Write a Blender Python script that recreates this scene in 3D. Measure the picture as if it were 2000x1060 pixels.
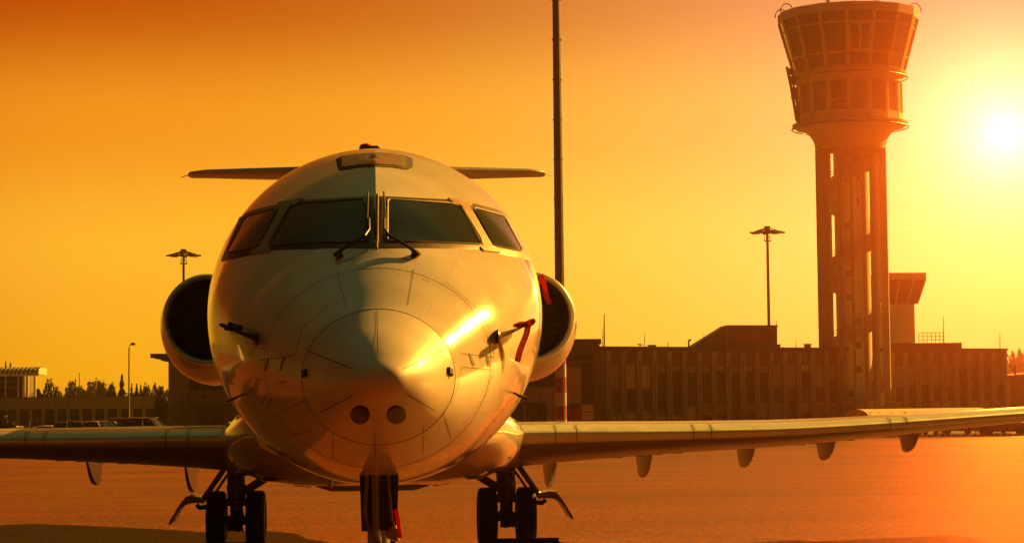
import bpy, bmesh, math, random
from mathutils import Vector, Matrix, noise as mnoise
from mathutils.bvhtree import BVHTree
random.seed(7)
R = math.radians
for o in list(bpy.data.objects):
    bpy.data.objects.remove(o, do_unlink=True)
SC = bpy.context.scene
COL = SC.collection

# ------------------------------------------------------------------ camera
CAM = Vector((-0.093, -12.7, 1.83))
YAW, PITCH, ROLL, FPX = R(4.06), R(3.52), R(0.6), 4100.0
_r = Vector((math.cos(YAW), -math.sin(YAW), 0))
FWD = Vector((math.sin(YAW)*math.cos(PITCH), math.cos(YAW)*math.cos(PITCH), math.sin(PITCH)))
_u = _r.cross(FWD)
RIGHT = _r*math.cos(ROLL) - _u*math.sin(ROLL)
UP = _u*math.cos(ROLL) + _r*math.sin(ROLL)
cd = bpy.data.cameras.new('camera')
cam = bpy.data.objects.new('camera', cd); COL.objects.link(cam)
M = Matrix((RIGHT, UP, -FWD)).transposed().to_4x4(); M.translation = CAM
cam.matrix_world = M
cd.sensor_width = 36.0; cd.lens = FPX/2000*36.0
cd.clip_start = 0.1; cd.clip_end = 6000
SC.camera = cam

# ------------------------------------------------------------------ sky, sun, exposure
SUNDIR = Vector((0.71, 0.545, 0.44)).normalized()          # towards the lamp: high on the right, a little behind the aircraft
def ray(u, v):
    return (RIGHT*((u-1000)/FPX) + UP*((530-v)/FPX) + FWD).normalized()
GLOW = ray(1962, 262)                                     # where the low sun hangs in the sky
DENOISE, VSAMP, SUNBALL = True, "EQUIANGULAR", 2600
SKY_K, SUN_E, EXPO, GLARE_HAZE = 0.40, 5.0, 1.4, 0.00042
w = bpy.data.worlds.new('World'); SC.world = w; w.use_nodes = True
nt = w.node_tree; nt.nodes.clear()
def N(tree, kind, **kw):
    n = tree.nodes.new(kind)
    for k, v in kw.items(): setattr(n, k, v)
    return n
def ramp(n, stops, interp='LINEAR'):
    cr = n.color_ramp; cr.interpolation = interp
    while len(cr.elements) > 1: cr.elements.remove(cr.elements[-1])
    for i, (p, c) in enumerate(stops):
        e = cr.elements[0] if i == 0 else cr.elements.new(p)
        e.position = p; e.color = (c[0], c[1], c[2], 1)
L = nt.links.new
tc = N(nt, 'ShaderNodeTexCoord')
sep = N(nt, 'ShaderNodeSeparateXYZ'); L(tc.outputs['Generated'], sep.inputs[0])
asn = N(nt, 'ShaderNodeMath', operation='ARCSINE'); L(sep.outputs['Z'], asn.inputs[0])
el = N(nt, 'ShaderNodeMath', operation='MULTIPLY'); L(asn.outputs[0], el.inputs[0]); el.inputs[1].default_value = 2/math.pi
dot = N(nt, 'ShaderNodeVectorMath', operation='DOT_PRODUCT'); L(tc.outputs['Generated'], dot.inputs[0]); dot.inputs[1].default_value = GLOW
acs = N(nt, 'ShaderNodeMath', operation='ARCCOSINE'); L(dot.outputs['Value'], acs.inputs[0])
an = N(nt, 'ShaderNodeMath', operation='MULTIPLY'); L(acs.outputs[0], an.inputs[0]); an.inputs[1].default_value = 1/math.pi
d = 1/90.0
base = N(nt, 'ShaderNodeValToRGB'); L(el.outputs[0], base.inputs[0])
ramp(base, [(0, (1.0,.44,.006)), (4*d, (1.0,.48,.028)), (7.5*d, (.86,.29,.012)), (11*d, (.50,.065,.001)), (16*d, (.34,.065,.004)),
            (30*d, (.17,.10,.015)), (55*d, (.42,.56,.16)), (1, (.70,1.0,.38))], 'EASE')
k = 1/180.0
fall = N(nt, 'ShaderNodeValToRGB'); L(an.outputs[0], fall.inputs[0])
ramp(fall, [(0, (1,1,1)), (24*k, (1,1,1)), (30*k, (.9,.82,.75)), (40*k, (.40,.36,.40)), (52*k, (.16,.17,.20)), (90*k, (.10,.12,.14)), (1, (.04,.05,.06))], 'EASE')
mul = N(nt, 'ShaderNodeMixRGB', blend_type='MULTIPLY'); mul.inputs[0].default_value = 1
L(base.outputs[0], mul.inputs[1]); L(fall.outputs[0], mul.inputs[2])
def glow(radius_deg, color, power):
    # radiance that falls off smoothly with the angle from the low sun
    a = N(nt, 'ShaderNodeMath', operation='DIVIDE'); L(an.outputs[0], a.inputs[0]); a.inputs[1].default_value = radius_deg/180
    p = N(nt, 'ShaderNodeMath', operation='POWER'); L(a.outputs[0], p.inputs[0]); p.inputs[1].default_value = power
    ng = N(nt, 'ShaderNodeMath', operation='MULTIPLY'); L(p.outputs[0], ng.inputs[0]); ng.inputs[1].default_value = -1
    e = N(nt, 'ShaderNodeMath', operation='EXPONENT'); L(ng.outputs[0], e.inputs[0])
    m = N(nt, 'ShaderNodeMixRGB', blend_type='MULTIPLY'); m.inputs[0].default_value = 1
    L(e.outputs[0], m.inputs[1]); m.inputs[2].default_value = (*color, 1)
    return m
prev = mul
for g in (glow(1.0, (2.2, 1.9, 1.3), .9), glow(15, (.24, .27, 0), 2.2), glow(8.5, (.05, .0, .20), 1.6)):
    ad = N(nt, 'ShaderNodeMixRGB', blend_type='ADD'); ad.inputs[0].default_value = 1
    L(prev.outputs[0], ad.inputs[1]); L(g.outputs[0], ad.inputs[2]); prev = ad
bg = N(nt, 'ShaderNodeBackground'); L(prev.outputs[0], bg.inputs[0]); bg.inputs[1].default_value = SKY_K
ow = N(nt, 'ShaderNodeOutputWorld'); L(bg.outputs[0], ow.inputs[0])
w.cycles.sampling_method = 'MANUAL'; w.cycles.sample_map_resolution = 2048
sl = bpy.data.lights.new('sun', 'SUN'); sl.energy = SUN_E; sl.angle = R(0.5); sl.color = (1.0, .42, .05)
so = bpy.data.objects.new('sun', sl); COL.objects.link(so)
so.rotation_euler = SUNDIR.to_track_quat('Z', 'Y').to_euler(); so.location = (40, 20, 60)
SC.view_settings.view_transform = 'Standard'; SC.view_settings.look = 'None'
SC.view_settings.exposure = EXPO; SC.view_settings.gamma = 1; SC.view_settings.use_curve_mapping = False
SC.render.engine = 'CYCLES'
SC.cycles.use_denoising = DENOISE; SC.cycles.use_adaptive_sampling = False
SC.cycles.max_bounces = 6; SC.cycles.volume_bounces = 0; SC.cycles.transparent_max_bounces = 8
SC.cycles.sample_clamp_indirect = 4.0

# ------------------------------------------------------------------ helpers
def at(u, v, Y):
    """world point on the sight line of photo pixel (u, v) at world depth Y"""
    r = ray(u, v); return CAM + r*((Y-CAM.y)/r.y)
def xat(u, Y, v=780): return at(u, v, Y).x
def zat(v, Y, u=1000): return at(u, v, Y).z
ORG = {}
class MB:
    def __init__(s): s.v = []; s.f = []
    def add(s, vs, fs):
        n = len(s.v); s.v += [Vector(p) for p in vs]; s.f += [tuple(i+n for i in f) for f in fs]; return s
    def box(s, x0, x1, y0, y1, z0, z1):
        return s.fbox((Vector((0,0,0)), Vector((1,0,0)), Vector((0,1,0))), x0, x1, y0, y1, z0, z1)
    def fbox(s, F, s0, s1, n0, n1, z0, z1):
        O, es, en = F; Z = Vector((0,0,1))
        P = [O+es*a+en*b+Z*c for c in (z0,z1) for b in (n0,n1) for a in (s0,s1)]
        return s.add(P, [(0,2,3,1),(4,5,7,6),(0,1,5,4),(2,6,7,3),(0,4,6,2),(1,3,7,5)])
    def loft(s, rings, cap0=True, cap1=True, closed=True):
        n = len(rings[0]); vs = [p for r in rings for p in r]; fs = []
        for i in range(len(rings)-1):
            for j in range(n if closed else n-1):
                a, b = i*n+j, i*n+(j+1) % n
                fs.append((a, b, b+n, a+n))
        if cap0: fs.append(tuple(range(n))[::-1])
        if cap1: fs.append(tuple(range((len(rings)-1)*n, len(rings)*n)))
        return s.add(vs, fs)
    def tube(s, pts, rad, n=8, cap=True):
        pts = [Vector(p) for p in pts]; rings = []
        rads = rad if isinstance(rad, (list, tuple)) else [rad]*len(pts)
        for i, p in enumerate(pts):
            t = (pts[min(i+1, len(pts)-1)] - pts[max(i-1, 0)]).normalized()
            h = Vector((0,0,1)) if abs(t.z) < .9 else Vector((1,0,0))
            a = t.cross(h).normalized(); b = t.cross(a)
            rings.append([p + (a*math.cos(q)+b*math.sin(q))*rads[i] for q in [2*math.pi*k/n for k in range(n)]])
        return s.loft(rings, cap, cap)
    def bar(s, a, b, w, h, upv=(0,0,1)):
        a, b = Vector(a), Vector(b); t = (b-a).normalized(); x = t.cross(Vector(upv)).normalized(); y = x.cross(t)
        R4 = lambda p: [p-x*w/2-y*h/2, p+x*w/2-y*h/2, p+x*w/2+y*h/2, p-x*w/2+y*h/2]
        return s.loft([R4(a), R4(b)])
    def prism(s, poly, ext):
        e = Vector(ext); poly = [Vector(p) for p in poly]
        return s.loft([poly, [p+e for p in poly]])
    def build(s, name, mat, parent=None, smooth=0):
        me = bpy.data.meshes.new(name)
        if parent is not None: org = ORG[parent]
        else:
            xs = [p.x for p in s.v]; ys = [p.y for p in s.v]
            org = Vector(((min(xs)+max(xs))/2, (min(ys)+max(ys))/2, min(p.z for p in s.v)))
        me.from_pydata([p-org for p in s.v], [], s.f)
        bm = bmesh.new(); bm.from_mesh(me); bmesh.ops.recalc_face_normals(bm, faces=bm.faces)
        if smooth:
            for f in bm.faces: f.smooth = True
            lim = R(smooth if smooth > 1 else 40)
            for e in bm.edges:
                if len(e.link_faces) == 2 and e.calc_face_angle(0) > lim: e.smooth = False
        bm.to_mesh(me); bm.free()
        o = bpy.data.objects.new(name, me); COL.objects.link(o)
        if mat: me.materials.append(mat)
        if parent is not None: o.parent = parent
        else: o.location = org
        ORG[o] = org
        return o
def empty(name, loc):
    o = bpy.data.objects.new(name, None); COL.objects.link(o); o.location = loc; ORG[o] = Vector(loc); o.empty_display_size = .3
    return o
def tag(o, label=None, cat=None, group=None, kind=None):
    if label: o['label'] = label
    if cat: o['category'] = cat
    if group: o['group'] = group
    if kind: o['kind'] = kind
    return o
def copy_tree(o, parent=None):
    c = o.copy(); COL.objects.link(c); c.parent = parent; ORG[c] = ORG[o]
    for ch in [x for x in o.children]: copy_tree(ch, c)
    return c
def ringpts(c, rx, rz, n, a0=0):
    c = Vector(c)
    return [c + Vector((rx*math.sin(a0+2*math.pi*i/n), 0, rz*math.cos(a0+2*math.pi*i/n))) for i in range(n)]
def hring(c, r, n, a0=0):
    c = Vector(c)
    return [c + Vector((r*math.sin(a0+2*math.pi*i/n), -r*math.cos(a0+2*math.pi*i/n), 0)) for i in range(n)]

# ------------------------------------------------------------------ materials
MT = {}
def mat(name, col, rough=.5, metal=0, var=.12, scale=3.0, bump=0, bscale=60, coat=0, spec=.5, streak=False, detail=6):
    m = bpy.data.materials.new(name); m.use_nodes = True; t = m.node_tree; b = t.nodes['Principled BSDF']
    b.inputs['Roughness'].default_value = rough; b.inputs['Metallic'].default_value = metal
    b.inputs['Specular IOR Level'].default_value = spec
    if coat: b.inputs['Coat Weight'].default_value = coat; b.inputs['Coat Roughness'].default_value = .06
    co = t.nodes.new('ShaderNodeTexCoord')
    src = co.outputs['Object']
    if streak:
        mp = t.nodes.new('ShaderNodeMapping'); mp.inputs['Scale'].default_value = (1, 1, .12); t.links.new(src, mp.inputs[0]); src = mp.outputs[0]
    nz = t.nodes.new('ShaderNodeTexNoise'); nz.inputs['Scale'].default_value = scale; nz.inputs['Detail'].default_value = detail; nz.inputs['Roughness'].default_value = .65
    t.links.new(src, nz.inputs['Vector'])
    r = t.nodes.new('ShaderNodeValToRGB')
    lo = tuple(c*(1-var) for c in col); hi = tuple(min(1, c*(1+var)) for c in col)
    ramp(r, [(.3, lo), (.7, hi)]); t.links.new(nz.outputs['Fac'], r.inputs[0]); t.links.new(r.outputs[0], b.inputs['Base Color'])
    mr = t.nodes.new('ShaderNodeMapRange'); mr.inputs[3].default_value = max(.02, rough*.8); mr.inputs[4].default_value = min(1, rough*1.25)
    t.links.new(nz.outputs['Fac'], mr.inputs[0]); t.links.new(mr.outputs[0], b.inputs['Roughness'])
    if bump:
        n2 = t.nodes.new('ShaderNodeTexNoise'); n2.inputs['Scale'].default_value = bscale; n2.inputs['Detail'].default_value = 4
        t.links.new(co.outputs['Object'], n2.inputs['Vector'])
        bp = t.nodes.new('ShaderNodeBump'); bp.inputs['Strength'].default_value = bump; bp.inputs['Distance'].default_value = .02
        t.links.new(n2.outputs['Fac'], bp.inputs['Height']); t.links.new(bp.outputs[0], b.inputs['Normal'])
    MT[name] = m
    return m
mat('white_paint', (.60,.58,.54), .15, var=.13, scale=2.6, bump=.04, bscale=2.4, coat=.8)
mat('radome_paint', (.54,.52,.48), .40, var=.12, scale=2.6, bump=.04, bscale=3, coat=.3)
mat('frame_metal', (.07,.05,.035), .42, .6, var=.2, scale=9)
mat('splice_metal', (.30,.23,.155), .42, .7, var=.15, scale=14)
mat('cockpit_glass', (.003,.0035,.003), .05, 0, var=.1, spec=.35)
mat('bare_alloy', (.66,.72,.62), .30, .45, var=.08, scale=4)
mat('wing_paint', (.27,.26,.25), .34, var=.10, scale=2.0, coat=.15)
mat('rubber', (.018,.018,.018), .78, var=.25, scale=12)
mat('gear_metal', (.20,.19,.18), .42, .4, var=.2, scale=10)
mat('dark_metal', (.022,.02,.018), .5, .2, var=.25, scale=10)
mat('seam_dark', (.035,.03,.026), .7, var=.2)
mat('red_cloth', (.62,.02,.010), .75, var=.15, scale=30)
def thin_cloth(m):
    t = m.node_tree; b = t.nodes['Principled BSDF']; o = t.nodes['Material Output']
    tr = t.nodes.new('ShaderNodeBsdfTranslucent'); tr.inputs[0].default_value = (.75,.03,.012,1)
    mx = t.nodes.new('ShaderNodeMixShader'); mx.inputs[0].default_value = .3
    t.links.new(b.outputs[0], mx.inputs[1]); t.links.new(tr.outputs[0], mx.inputs[2]); t.links.new(mx.outputs[0], o.inputs['Surface'])
thin_cloth(MT['red_cloth'])
mat('white_print', (.75,.72,.68), .7, var=.05)
mat('red_print', (.45,.06,.03), .7, var=.1)
mat('inlet_liner', (.045,.038,.032), .45, .2, var=.2, scale=20)
mat('lamp_glass', (.006,.005,.004), .25, 0, var=.1)
# ground: weathered concrete apron with aggregate speckle, tyre streaks and patching
def ground_mat():
    m = bpy.data.materials.new('apron_concrete'); m.use_nodes = True; t = m.node_tree; b = t.nodes['Principled BSDF']; K = t.links.new
    co = t.nodes.new('ShaderNodeTexCoord')
    def nz(scale, det, mapscale=None, rough=.6):
        n = t.nodes.new('ShaderNodeTexNoise'); n.inputs['Scale'].default_value = scale; n.inputs['Detail'].default_value = det; n.inputs['Roughness'].default_value = rough
        if mapscale:
            mp = t.nodes.new('ShaderNodeMapping'); mp.inputs['Scale'].default_value = mapscale; K(co.outputs['Object'], mp.inputs[0]); K(mp.outputs[0], n.inputs['Vector'])
        else: K(co.outputs['Object'], n.inputs['Vector'])
        return n
    big = nz(.18, 6, (.5, 1.6, 1)); fine = nz(1.0, 2.5, (11, 3.4, 1), rough=.7); streak = nz(.6, 6, (.10, .8, 1)); speck = nz(40, 4, rough=.8)
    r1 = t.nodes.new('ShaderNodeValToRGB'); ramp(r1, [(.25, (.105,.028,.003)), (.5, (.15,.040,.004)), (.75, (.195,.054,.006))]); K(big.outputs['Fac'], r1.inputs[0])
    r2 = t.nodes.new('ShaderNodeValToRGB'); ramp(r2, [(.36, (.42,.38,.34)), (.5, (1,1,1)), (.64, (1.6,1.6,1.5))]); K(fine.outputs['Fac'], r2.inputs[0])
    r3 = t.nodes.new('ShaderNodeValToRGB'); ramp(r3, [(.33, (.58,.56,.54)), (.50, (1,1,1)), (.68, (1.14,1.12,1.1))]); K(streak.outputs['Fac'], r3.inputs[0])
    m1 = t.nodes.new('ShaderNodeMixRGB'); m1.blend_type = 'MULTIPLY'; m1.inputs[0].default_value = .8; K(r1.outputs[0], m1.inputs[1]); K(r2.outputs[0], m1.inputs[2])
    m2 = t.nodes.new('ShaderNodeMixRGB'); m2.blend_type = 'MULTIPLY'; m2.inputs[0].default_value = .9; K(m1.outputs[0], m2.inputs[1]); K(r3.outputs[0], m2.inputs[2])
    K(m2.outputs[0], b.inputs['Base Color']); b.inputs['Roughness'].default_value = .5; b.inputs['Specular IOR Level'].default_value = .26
    bp = t.nodes.new('ShaderNodeBump'); bp.inputs['Strength'].default_value = .7; bp.inputs['Distance'].default_value = .012
    K(speck.outputs['Fac'], bp.inputs['Height']); K(bp.outputs[0], b.inputs['Normal'])
    MT['apron'] = m
ground_mat()
mat('joint_tar', (.05,.045,.04), .7, var=.3)
mat('dry_grass', (.085,.075,.03), .9, var=.4, scale=2)
mat('concrete', (.33,.30,.27), .8, var=.14, scale=.8, streak=True, bump=.2, bscale=12)
mat('tower_concrete', (.58,.52,.45), .75, var=.12, scale=.6, streak=True)
mat('tower_panel', (.62,.57,.50), .6, var=.08, scale=.7, streak=True)
mat('drum_glazing', (.20,.17,.14), .15, var=.15, scale=1.5)
mat('dark_panel', (.06,.052,.045), .6, var=.2, scale=2)
mat('facade_brown', (.13,.095,.07), .7, var=.15, scale=1.2, streak=True)
mat('facade_beige', (.40,.34,.27), .75, var=.12, scale=.9, streak=True)
mat('cab_glass', (.015,.013,.010), .12, 0, var=.2)
mat('window_dark', (.018,.017,.016), .08, 0, var=.2)
mat('window_blind', (.34,.29,.22), .6, var=.1, scale=6)
mat('window_pale', (.62,.52,.36), .5, var=.25, scale=2)
mat('steel_grey', (.22,.21,.20), .45, .4, var=.15, scale=4)
mat('roof_cream', (.58,.53,.42), .6, var=.1, scale=1.5)
mat('mast_red', (.42,.05,.03), .6, var=.15)
mat('mast_white', (.68,.64,.58), .6, var=.12)
mat('bark', (.06,.045,.03), .9, var=.3, scale=6)
mat('leaf_dark', (.035,.05,.02), .7, var=.45, scale=1.2)
mat('leaf_mid', (.055,.065,.025), .7, var=.45, scale=1.2)
mat('hill_green', (.06,.065,.035), .9, var=.4, scale=.02)
mat('car_dark', (.03,.03,.033), .2, .2, var=.05, coat=.6)
mat('car_grey', (.24,.24,.24), .25, .5, var=.05, coat=.6)
mat('car_white', (.62,.60,.56), .25, 0, var=.05, coat=.6)
mat('car_red', (.35,.05,.03), .25, 0, var=.05, coat=.6)

# ------------------------------------------------------------------ ground
def gz(y):
    """the apron falls gently away from the parked aircraft"""
    t = min(1, max(0, (y-24)/136)); return -1.2*t
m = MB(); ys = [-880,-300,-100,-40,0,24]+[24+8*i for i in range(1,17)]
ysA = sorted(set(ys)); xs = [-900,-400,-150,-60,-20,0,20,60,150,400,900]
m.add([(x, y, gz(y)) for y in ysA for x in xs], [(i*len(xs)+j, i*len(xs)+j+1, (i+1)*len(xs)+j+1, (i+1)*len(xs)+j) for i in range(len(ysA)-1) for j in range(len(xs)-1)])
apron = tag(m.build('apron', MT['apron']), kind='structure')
m = MB(); YE = ysA[-1]; gy = [YE, 160, 200, 300, 500, 880]
m.add([(x, y, gz(y)) for y in gy for x in xs], [(i*len(xs)+j, i*len(xs)+j+1, (i+1)*len(xs)+j+1, (i+1)*len(xs)+j) for i in range(len(gy)-1) for j in range(len(xs)-1)])
tag(m.build('verge_ground', MT['dry_grass']), kind='structure')
# tar-filled joints of the slabs
def joint(pts, wd):
    m = MB(); P = [Vector((x, y, gz(y)+.004)) for x, y in pts]; vs = []; fs = []
    for i, p in enumerate(P):
        t = (P[min(i+1, len(P)-1)]-P[max(i-1, 0)]).normalized(); q = Vector((-t.y, t.x, 0))*wd/2*(0.7+.6*random.random())
        vs += [p-q, p+q]
        if i: fs.append((2*i-2, 2*i-1, 2*i+1, 2*i))
    m.add(vs, fs); m.build('expansion_joint', MT['joint_tar'], apron)
def gpt(u, v):
    r = ray(u, v); t = (0-CAM.z)/r.z; p = CAM+r*t
    for _ in range(6): t = (gz(p.y)-CAM.z)/r.z; p = CAM+r*t
    return (p.x, p.y)
def wob(a, b, n, amp):
    return [(a[0]+(b[0]-a[0])*i/n+random.uniform(-amp, amp), a[1]+(b[1]-a[1])*i/n+random.uniform(-amp, amp)) for i in range(n+1)]
joint(wob((2.6,17.5),(5.9,13.4),24,.02)+wob((6.0,13.3),(10.5,7.0),20,.03)[1:], .035)
joint(wob((-60,30.2),(60,31.6),60,.03), .14)
joint(wob((-60,44),(70,46),60,.05), .22)
joint(wob((-60,62),(90,64.5),60,.06), .35)
joint(wob((-70,88),(100,91),60,.08), .5)
joint(wob((-40,22.6),(-2,22.0),40,.03), .09)
joint(wob((-60,37),(60,38.2),60,.04), .12)
joint(wob((-60,52.5),(80,54.2),60,.05), .2)
joint(wob((-60,26.3),(60,27.2),60,.03), .08)
joint(wob((-3.2,20.5),(-5.6,17.5),20,.03), .03)

# ------------------------------------------------------------------ the aircraft: fuselage surface
jet = empty('passenger_jet', (0, 0, 0))
tag(jet, 'white twin-engine passenger jet parked nose-on in the foreground', 'airplane')
TAB = [(0,0,1.954,1.954,1.954),(.03,.105,2.035,1.872,1.954),(.12,.195,2.108,1.802,1.954),(.33,.325,2.235,1.702,1.957),(.76,.490,2.425,1.558,1.985),
       (1.1,.665,2.625,1.44,2.06),(1.5,.865,2.862,1.34,2.17),(2.2,1.08,3.297,1.255,2.34),(3.0,1.24,3.645,1.215,2.46),(4.3,1.325,3.865,1.20,2.54),
       (6,1.33,3.868,1.20,2.54),(16.5,1.33,3.868,1.20,2.54),(20,1.12,3.86,1.70,2.75),(23,.6,3.80,2.65,3.2),(24.8,.14,3.66,3.3,3.48)]
def pchip(X, Y):
    n = len(X); h = [X[i+1]-X[i] for i in range(n-1)]; dl = [(Y[i+1]-Y[i])/h[i] for i in range(n-1)]; D = [0]*n
    D[0] = dl[0]; D[-1] = dl[-1]
    for i in range(1, n-1):
        if dl[i-1]*dl[i] > 0:
            w1, w2 = 2*h[i]+h[i-1], h[i]+2*h[i-1]; D[i] = (w1+w2)/(w1/dl[i-1]+w2/dl[i])
    def f(x):
        i = 0
        while i < n-2 and x > X[i+1]: i += 1
        t = (x-X[i])/h[i]; t2, t3 = t*t, t*t*t
        return (2*t3-3*t2+1)*Y[i]+(t3-2*t2+t)*h[i]*D[i]+(-2*t3+3*t2)*Y[i+1]+(t3-t2)*h[i]*D[i+1]
    return f
_T = [math.sqrt(r[0]) for r in TAB]
FW, FT, FB, FM = [pchip(_T, [r[j] for r in TAB]) for j in (1,2,3,4)]
CR = pchip([0,1.25,1.55,1.85,2.5,3.1,4.2,30], [0,0,.10,.30,.34,.22,0,0])
def fus(y, ph):
    t = math.sqrt(max(0, y)); w_, zt, zb, zm = FW(t), FT(t), FB(t), FM(t); c = CR(y)
    sn, cs = math.sin(ph), math.cos(ph)
    if cs >= 0: z = zm+(zt-zm)*((1-c)*cs+c*(1-abs(sn)))
    else: z = zm+(zm-zb)*cs
    return Vector((w_*sn, y, z))
NA = 128
def fus_mesh(ys, cap1=True):
    m = MB(); rings = [[fus(y, 2*math.pi*j/NA) for j in range(NA)] for y in ys]
    m.loft(rings, True, cap1); return m
YS = 0.9
nose_y = [.76*(i/40)**2 for i in range(1, 41)]
radome = fus_mesh([.00002]+nose_y, False)
body_y = [.76+.0475*i for i in range(0, 81)]+[4.6+.6*i for i in range(0, 21)]+[17+.4*i for i in range(0, 20)]
body = fus_mesh(body_y)
o_body = body.build('fuselage', MT['white_paint'], jet, 30)
o_rad = radome.build('radome', MT['radome_paint'], jet, 60)
bm = bmesh.new(); bm.from_mesh(o_body.data)
for e in bm.edges:
    a, b = e.verts
    if abs(a.co.x) < 1e-4 and abs(b.co.x) < 1e-4 and a.co.z > 2.6 and CR(a.co.y) > .06: e.smooth = False
bm.to_mesh(o_body.data); bm.free()
allm = MB(); allm.add(radome.v, radome.f); allm.add(body.v, body.f)
BVH = BVHTree.FromPolygons([tuple(p) for p in allm.v], allm.f)
def hit(u, v, off=0.0):
    loc, n, i, dd = BVH.ray_cast(CAM, ray(u, v))
    if loc is None:
        loc, n, i, dd = BVH.find_nearest(at(u, v, 4.4))
    if n.dot(CAM-loc) < 0: n = -n
    return loc+n*off, n
def mirror(m):
    q = MB(); q.v = [Vector((-p.x, p.y, p.z)) for p in m.v]; q.f = [tuple(reversed(f)) for f in m.f]; return q
def dense(poly, step=6, closed=True):
    out = []
    n = len(poly)
    for i in range(n if closed else n-1):
        a, b = poly[i], poly[(i+1) % n]; k = max(1, int(math.dist(a, b)/step))
        out += [(a[0]+(b[0]-a[0])*j/k, a[1]+(b[1]-a[1])*j/k) for j in range(k)]
    if not closed: out.append(poly[-1])
    return out
def rounded(poly, r):
    out = []; n = len(poly)
    for i in range(n):
        p0, p, p1 = Vector(poly[i-1]), Vector(poly[i]), Vector(poly[(i+1) % n])
        a = p+(p0-p).normalized()*min(r, (p0-p).length/2.2); b = p+(p1-p).normalized()*min(r, (p1-p).length/2.2)
        for t in (0,.25,.5,.75,1):
            q = a*(1-t)**2+p*2*t*(1-t)+b*t*t; out.append((q.x, q.y))
    return out
def decal(m, poly, off, rings=8, r=0, skirt=True):
    """a plate that follows the fuselage skin, outlined in the nose-on view, raised by off metres"""
    if r: poly = rounded(poly, r)
    poly = dense(poly, 5); n = len(poly)
    c = (sum(p[0] for p in poly)/n, sum(p[1] for p in poly)/n)
    R_ = []
    if skirt: R_.append([hit(p[0], p[1], -.004)[0] for p in poly])
    for k_ in range(rings):
        s = 1-k_/rings
        R_.append([hit(c[0]+(p[0]-c[0])*s, c[1]+(p[1]-c[1])*s, off)[0] for p in poly])
    n0 = len(m.v); m.loft(R_, False, False)
    m.v.append(hit(*c, off)[0]); ci = len(m.v)-1; b0 = ci-n
    m.f += [(b0+i, b0+(i+1) % n, ci) for i in range(n)]
    return m
def band(m, top, bot, off, nu=60, nv=8):
    """a strip of skin between two lines of the nose-on view"""
    def lerp(line, t):
        ls = [math.dist(line[i], line[i+1]) for i in range(len(line)-1)]; T = sum(ls)*t
        for i, l_ in enumerate(ls):
            if T <= l_ or i == len(ls)-1:
                q = T/l_; return (line[i][0]+(line[i+1][0]-line[i][0])*q, line[i][1]+(line[i+1][1]-line[i][1])*q)
            T -= l_
    rows = []
    for j in range(nv+1):
        row = []
        for i in range(nu+1):
            a, b = lerp(top, i/nu), lerp(bot, i/nu); t = j/nv
            row.append(hit(a[0]+(b[0]-a[0])*t, a[1]+(b[1]-a[1])*t, off if 0 < j < nv and 0 < i < nu else -.003)[0])
        rows.append(row)
    return m.loft(rows, False, False, closed=False)
def seam(pts, wd=.006, off=.0025, name='panel_seam', parent=None, both=False, mt='seam_dark'):
    P = [hit(p[0], p[1], off) for p in dense(pts, 5, False)]; m = MB(); vs = []; fs = []
    for i, (p, n) in enumerate(P):
        t = (P[min(i+1, len(P)-1)][0]-P[max(i-1, 0)][0]).normalized(); q = t.cross(n).normalized()*wd/2
        vs += [p-q, p+q]
        if i: fs.append((2*i-2, 2*i-1, 2*i+1, 2*i))
    m.add(vs, fs)
    m.build(name, MT[mt], parent or o_body)
    if both: mirror(m).build(name, MT[mt], parent or o_body)

# windshield
def two(m, name, mt, parent, smooth=30):
    a = m.build(name, MT[mt], parent, smooth); b = mirror(m).build(name, MT[mt], parent, smooth); return a, b
m = band(MB(), [(736,380),(872,387),(922,394.5),(972,407),(992,417)], [(736,488),(842,487),(936,489),(977,498),(1036,511)], .008, 80, 12)
frR, frL = two(m, 'windshield_frame', 'frame_metal', jet)
m = decal(MB(), [(756,391.5),(878,399),(899,406),(937,477),(936,479),(880,476),(756,474)], .012, 8, 7)
p1, p2 = two(m, 'windshield_pane', 'cockpit_glass', jet)
m = decal(MB(), [(923,407.5),(982,423.5),(1019,492),(962,481.5)], .012, 8, 7)
two(m, 'side_pane', 'cockpit_glass', jet)
# gasket rims round the panes
def rim(poly, r, wd, off, name, mt):
    q = dense(rounded(poly, r), 5); q.append(q[0]); m = MB()
    P = [hit(*p, off)[0] for p in q]; m.tube(P, wd, 5, False); two(m, name, mt, jet)
rim([(756,391.5),(878,399),(899,406),(937,477),(936,479),(880,476),(756,474)], 7, .007, .012, 'window_gasket', 'dark_metal')
rim([(923,407.5),(982,423.5),(1019,492),(962,481.5)], 7, .007, .012, 'window_gasket', 'dark_metal')
m = MB()
decal(m, [(873,388),(922,396),(921,402),(915,405),(899,403),(884,399)], .014, 4, 2)
decal(m, [(899,403),(915,405),(959,480),(951,484),(941,481),(941,473)], .0145, 4, 1)
decal(m, [(941,481),(955,479.5),(974,487),(977,495),(943,491),(936,484)], .014, 4, 2)
two(m, 'frame_splice_plate', 'splice_metal', jet)
m = MB()
def rivet(m, u, v, off=.0155, r=.0042):
    p, n = hit(u, v, off); a = n.orthogonal().normalized(); b = n.cross(a)
    vs = [p+n*.0015]+[p+(a*math.cos(q)+b*math.sin(q))*r for q in [k_*math.pi/3 for k_ in range(6)]]
    m.add(vs, [(0, 1+i, 1+(i+1) % 6) for i in range(6)])
for i in range(12):
    t = i/11
    rivet(m, 903+t*44, 407+t*69); rivet(m, 913+t*41, 408+t*70)
for i in range(7): rivet(m, 882+i*5.5, 393+i*1.1); rivet(m, 944+i*5, 485.5+i*1.2)
for i in range(26): rivet(m, 762+i*4.3, 386+i*.22, .009); rivet(m, 762+i*6.4, 481.5+i*.03, .009)
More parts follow.
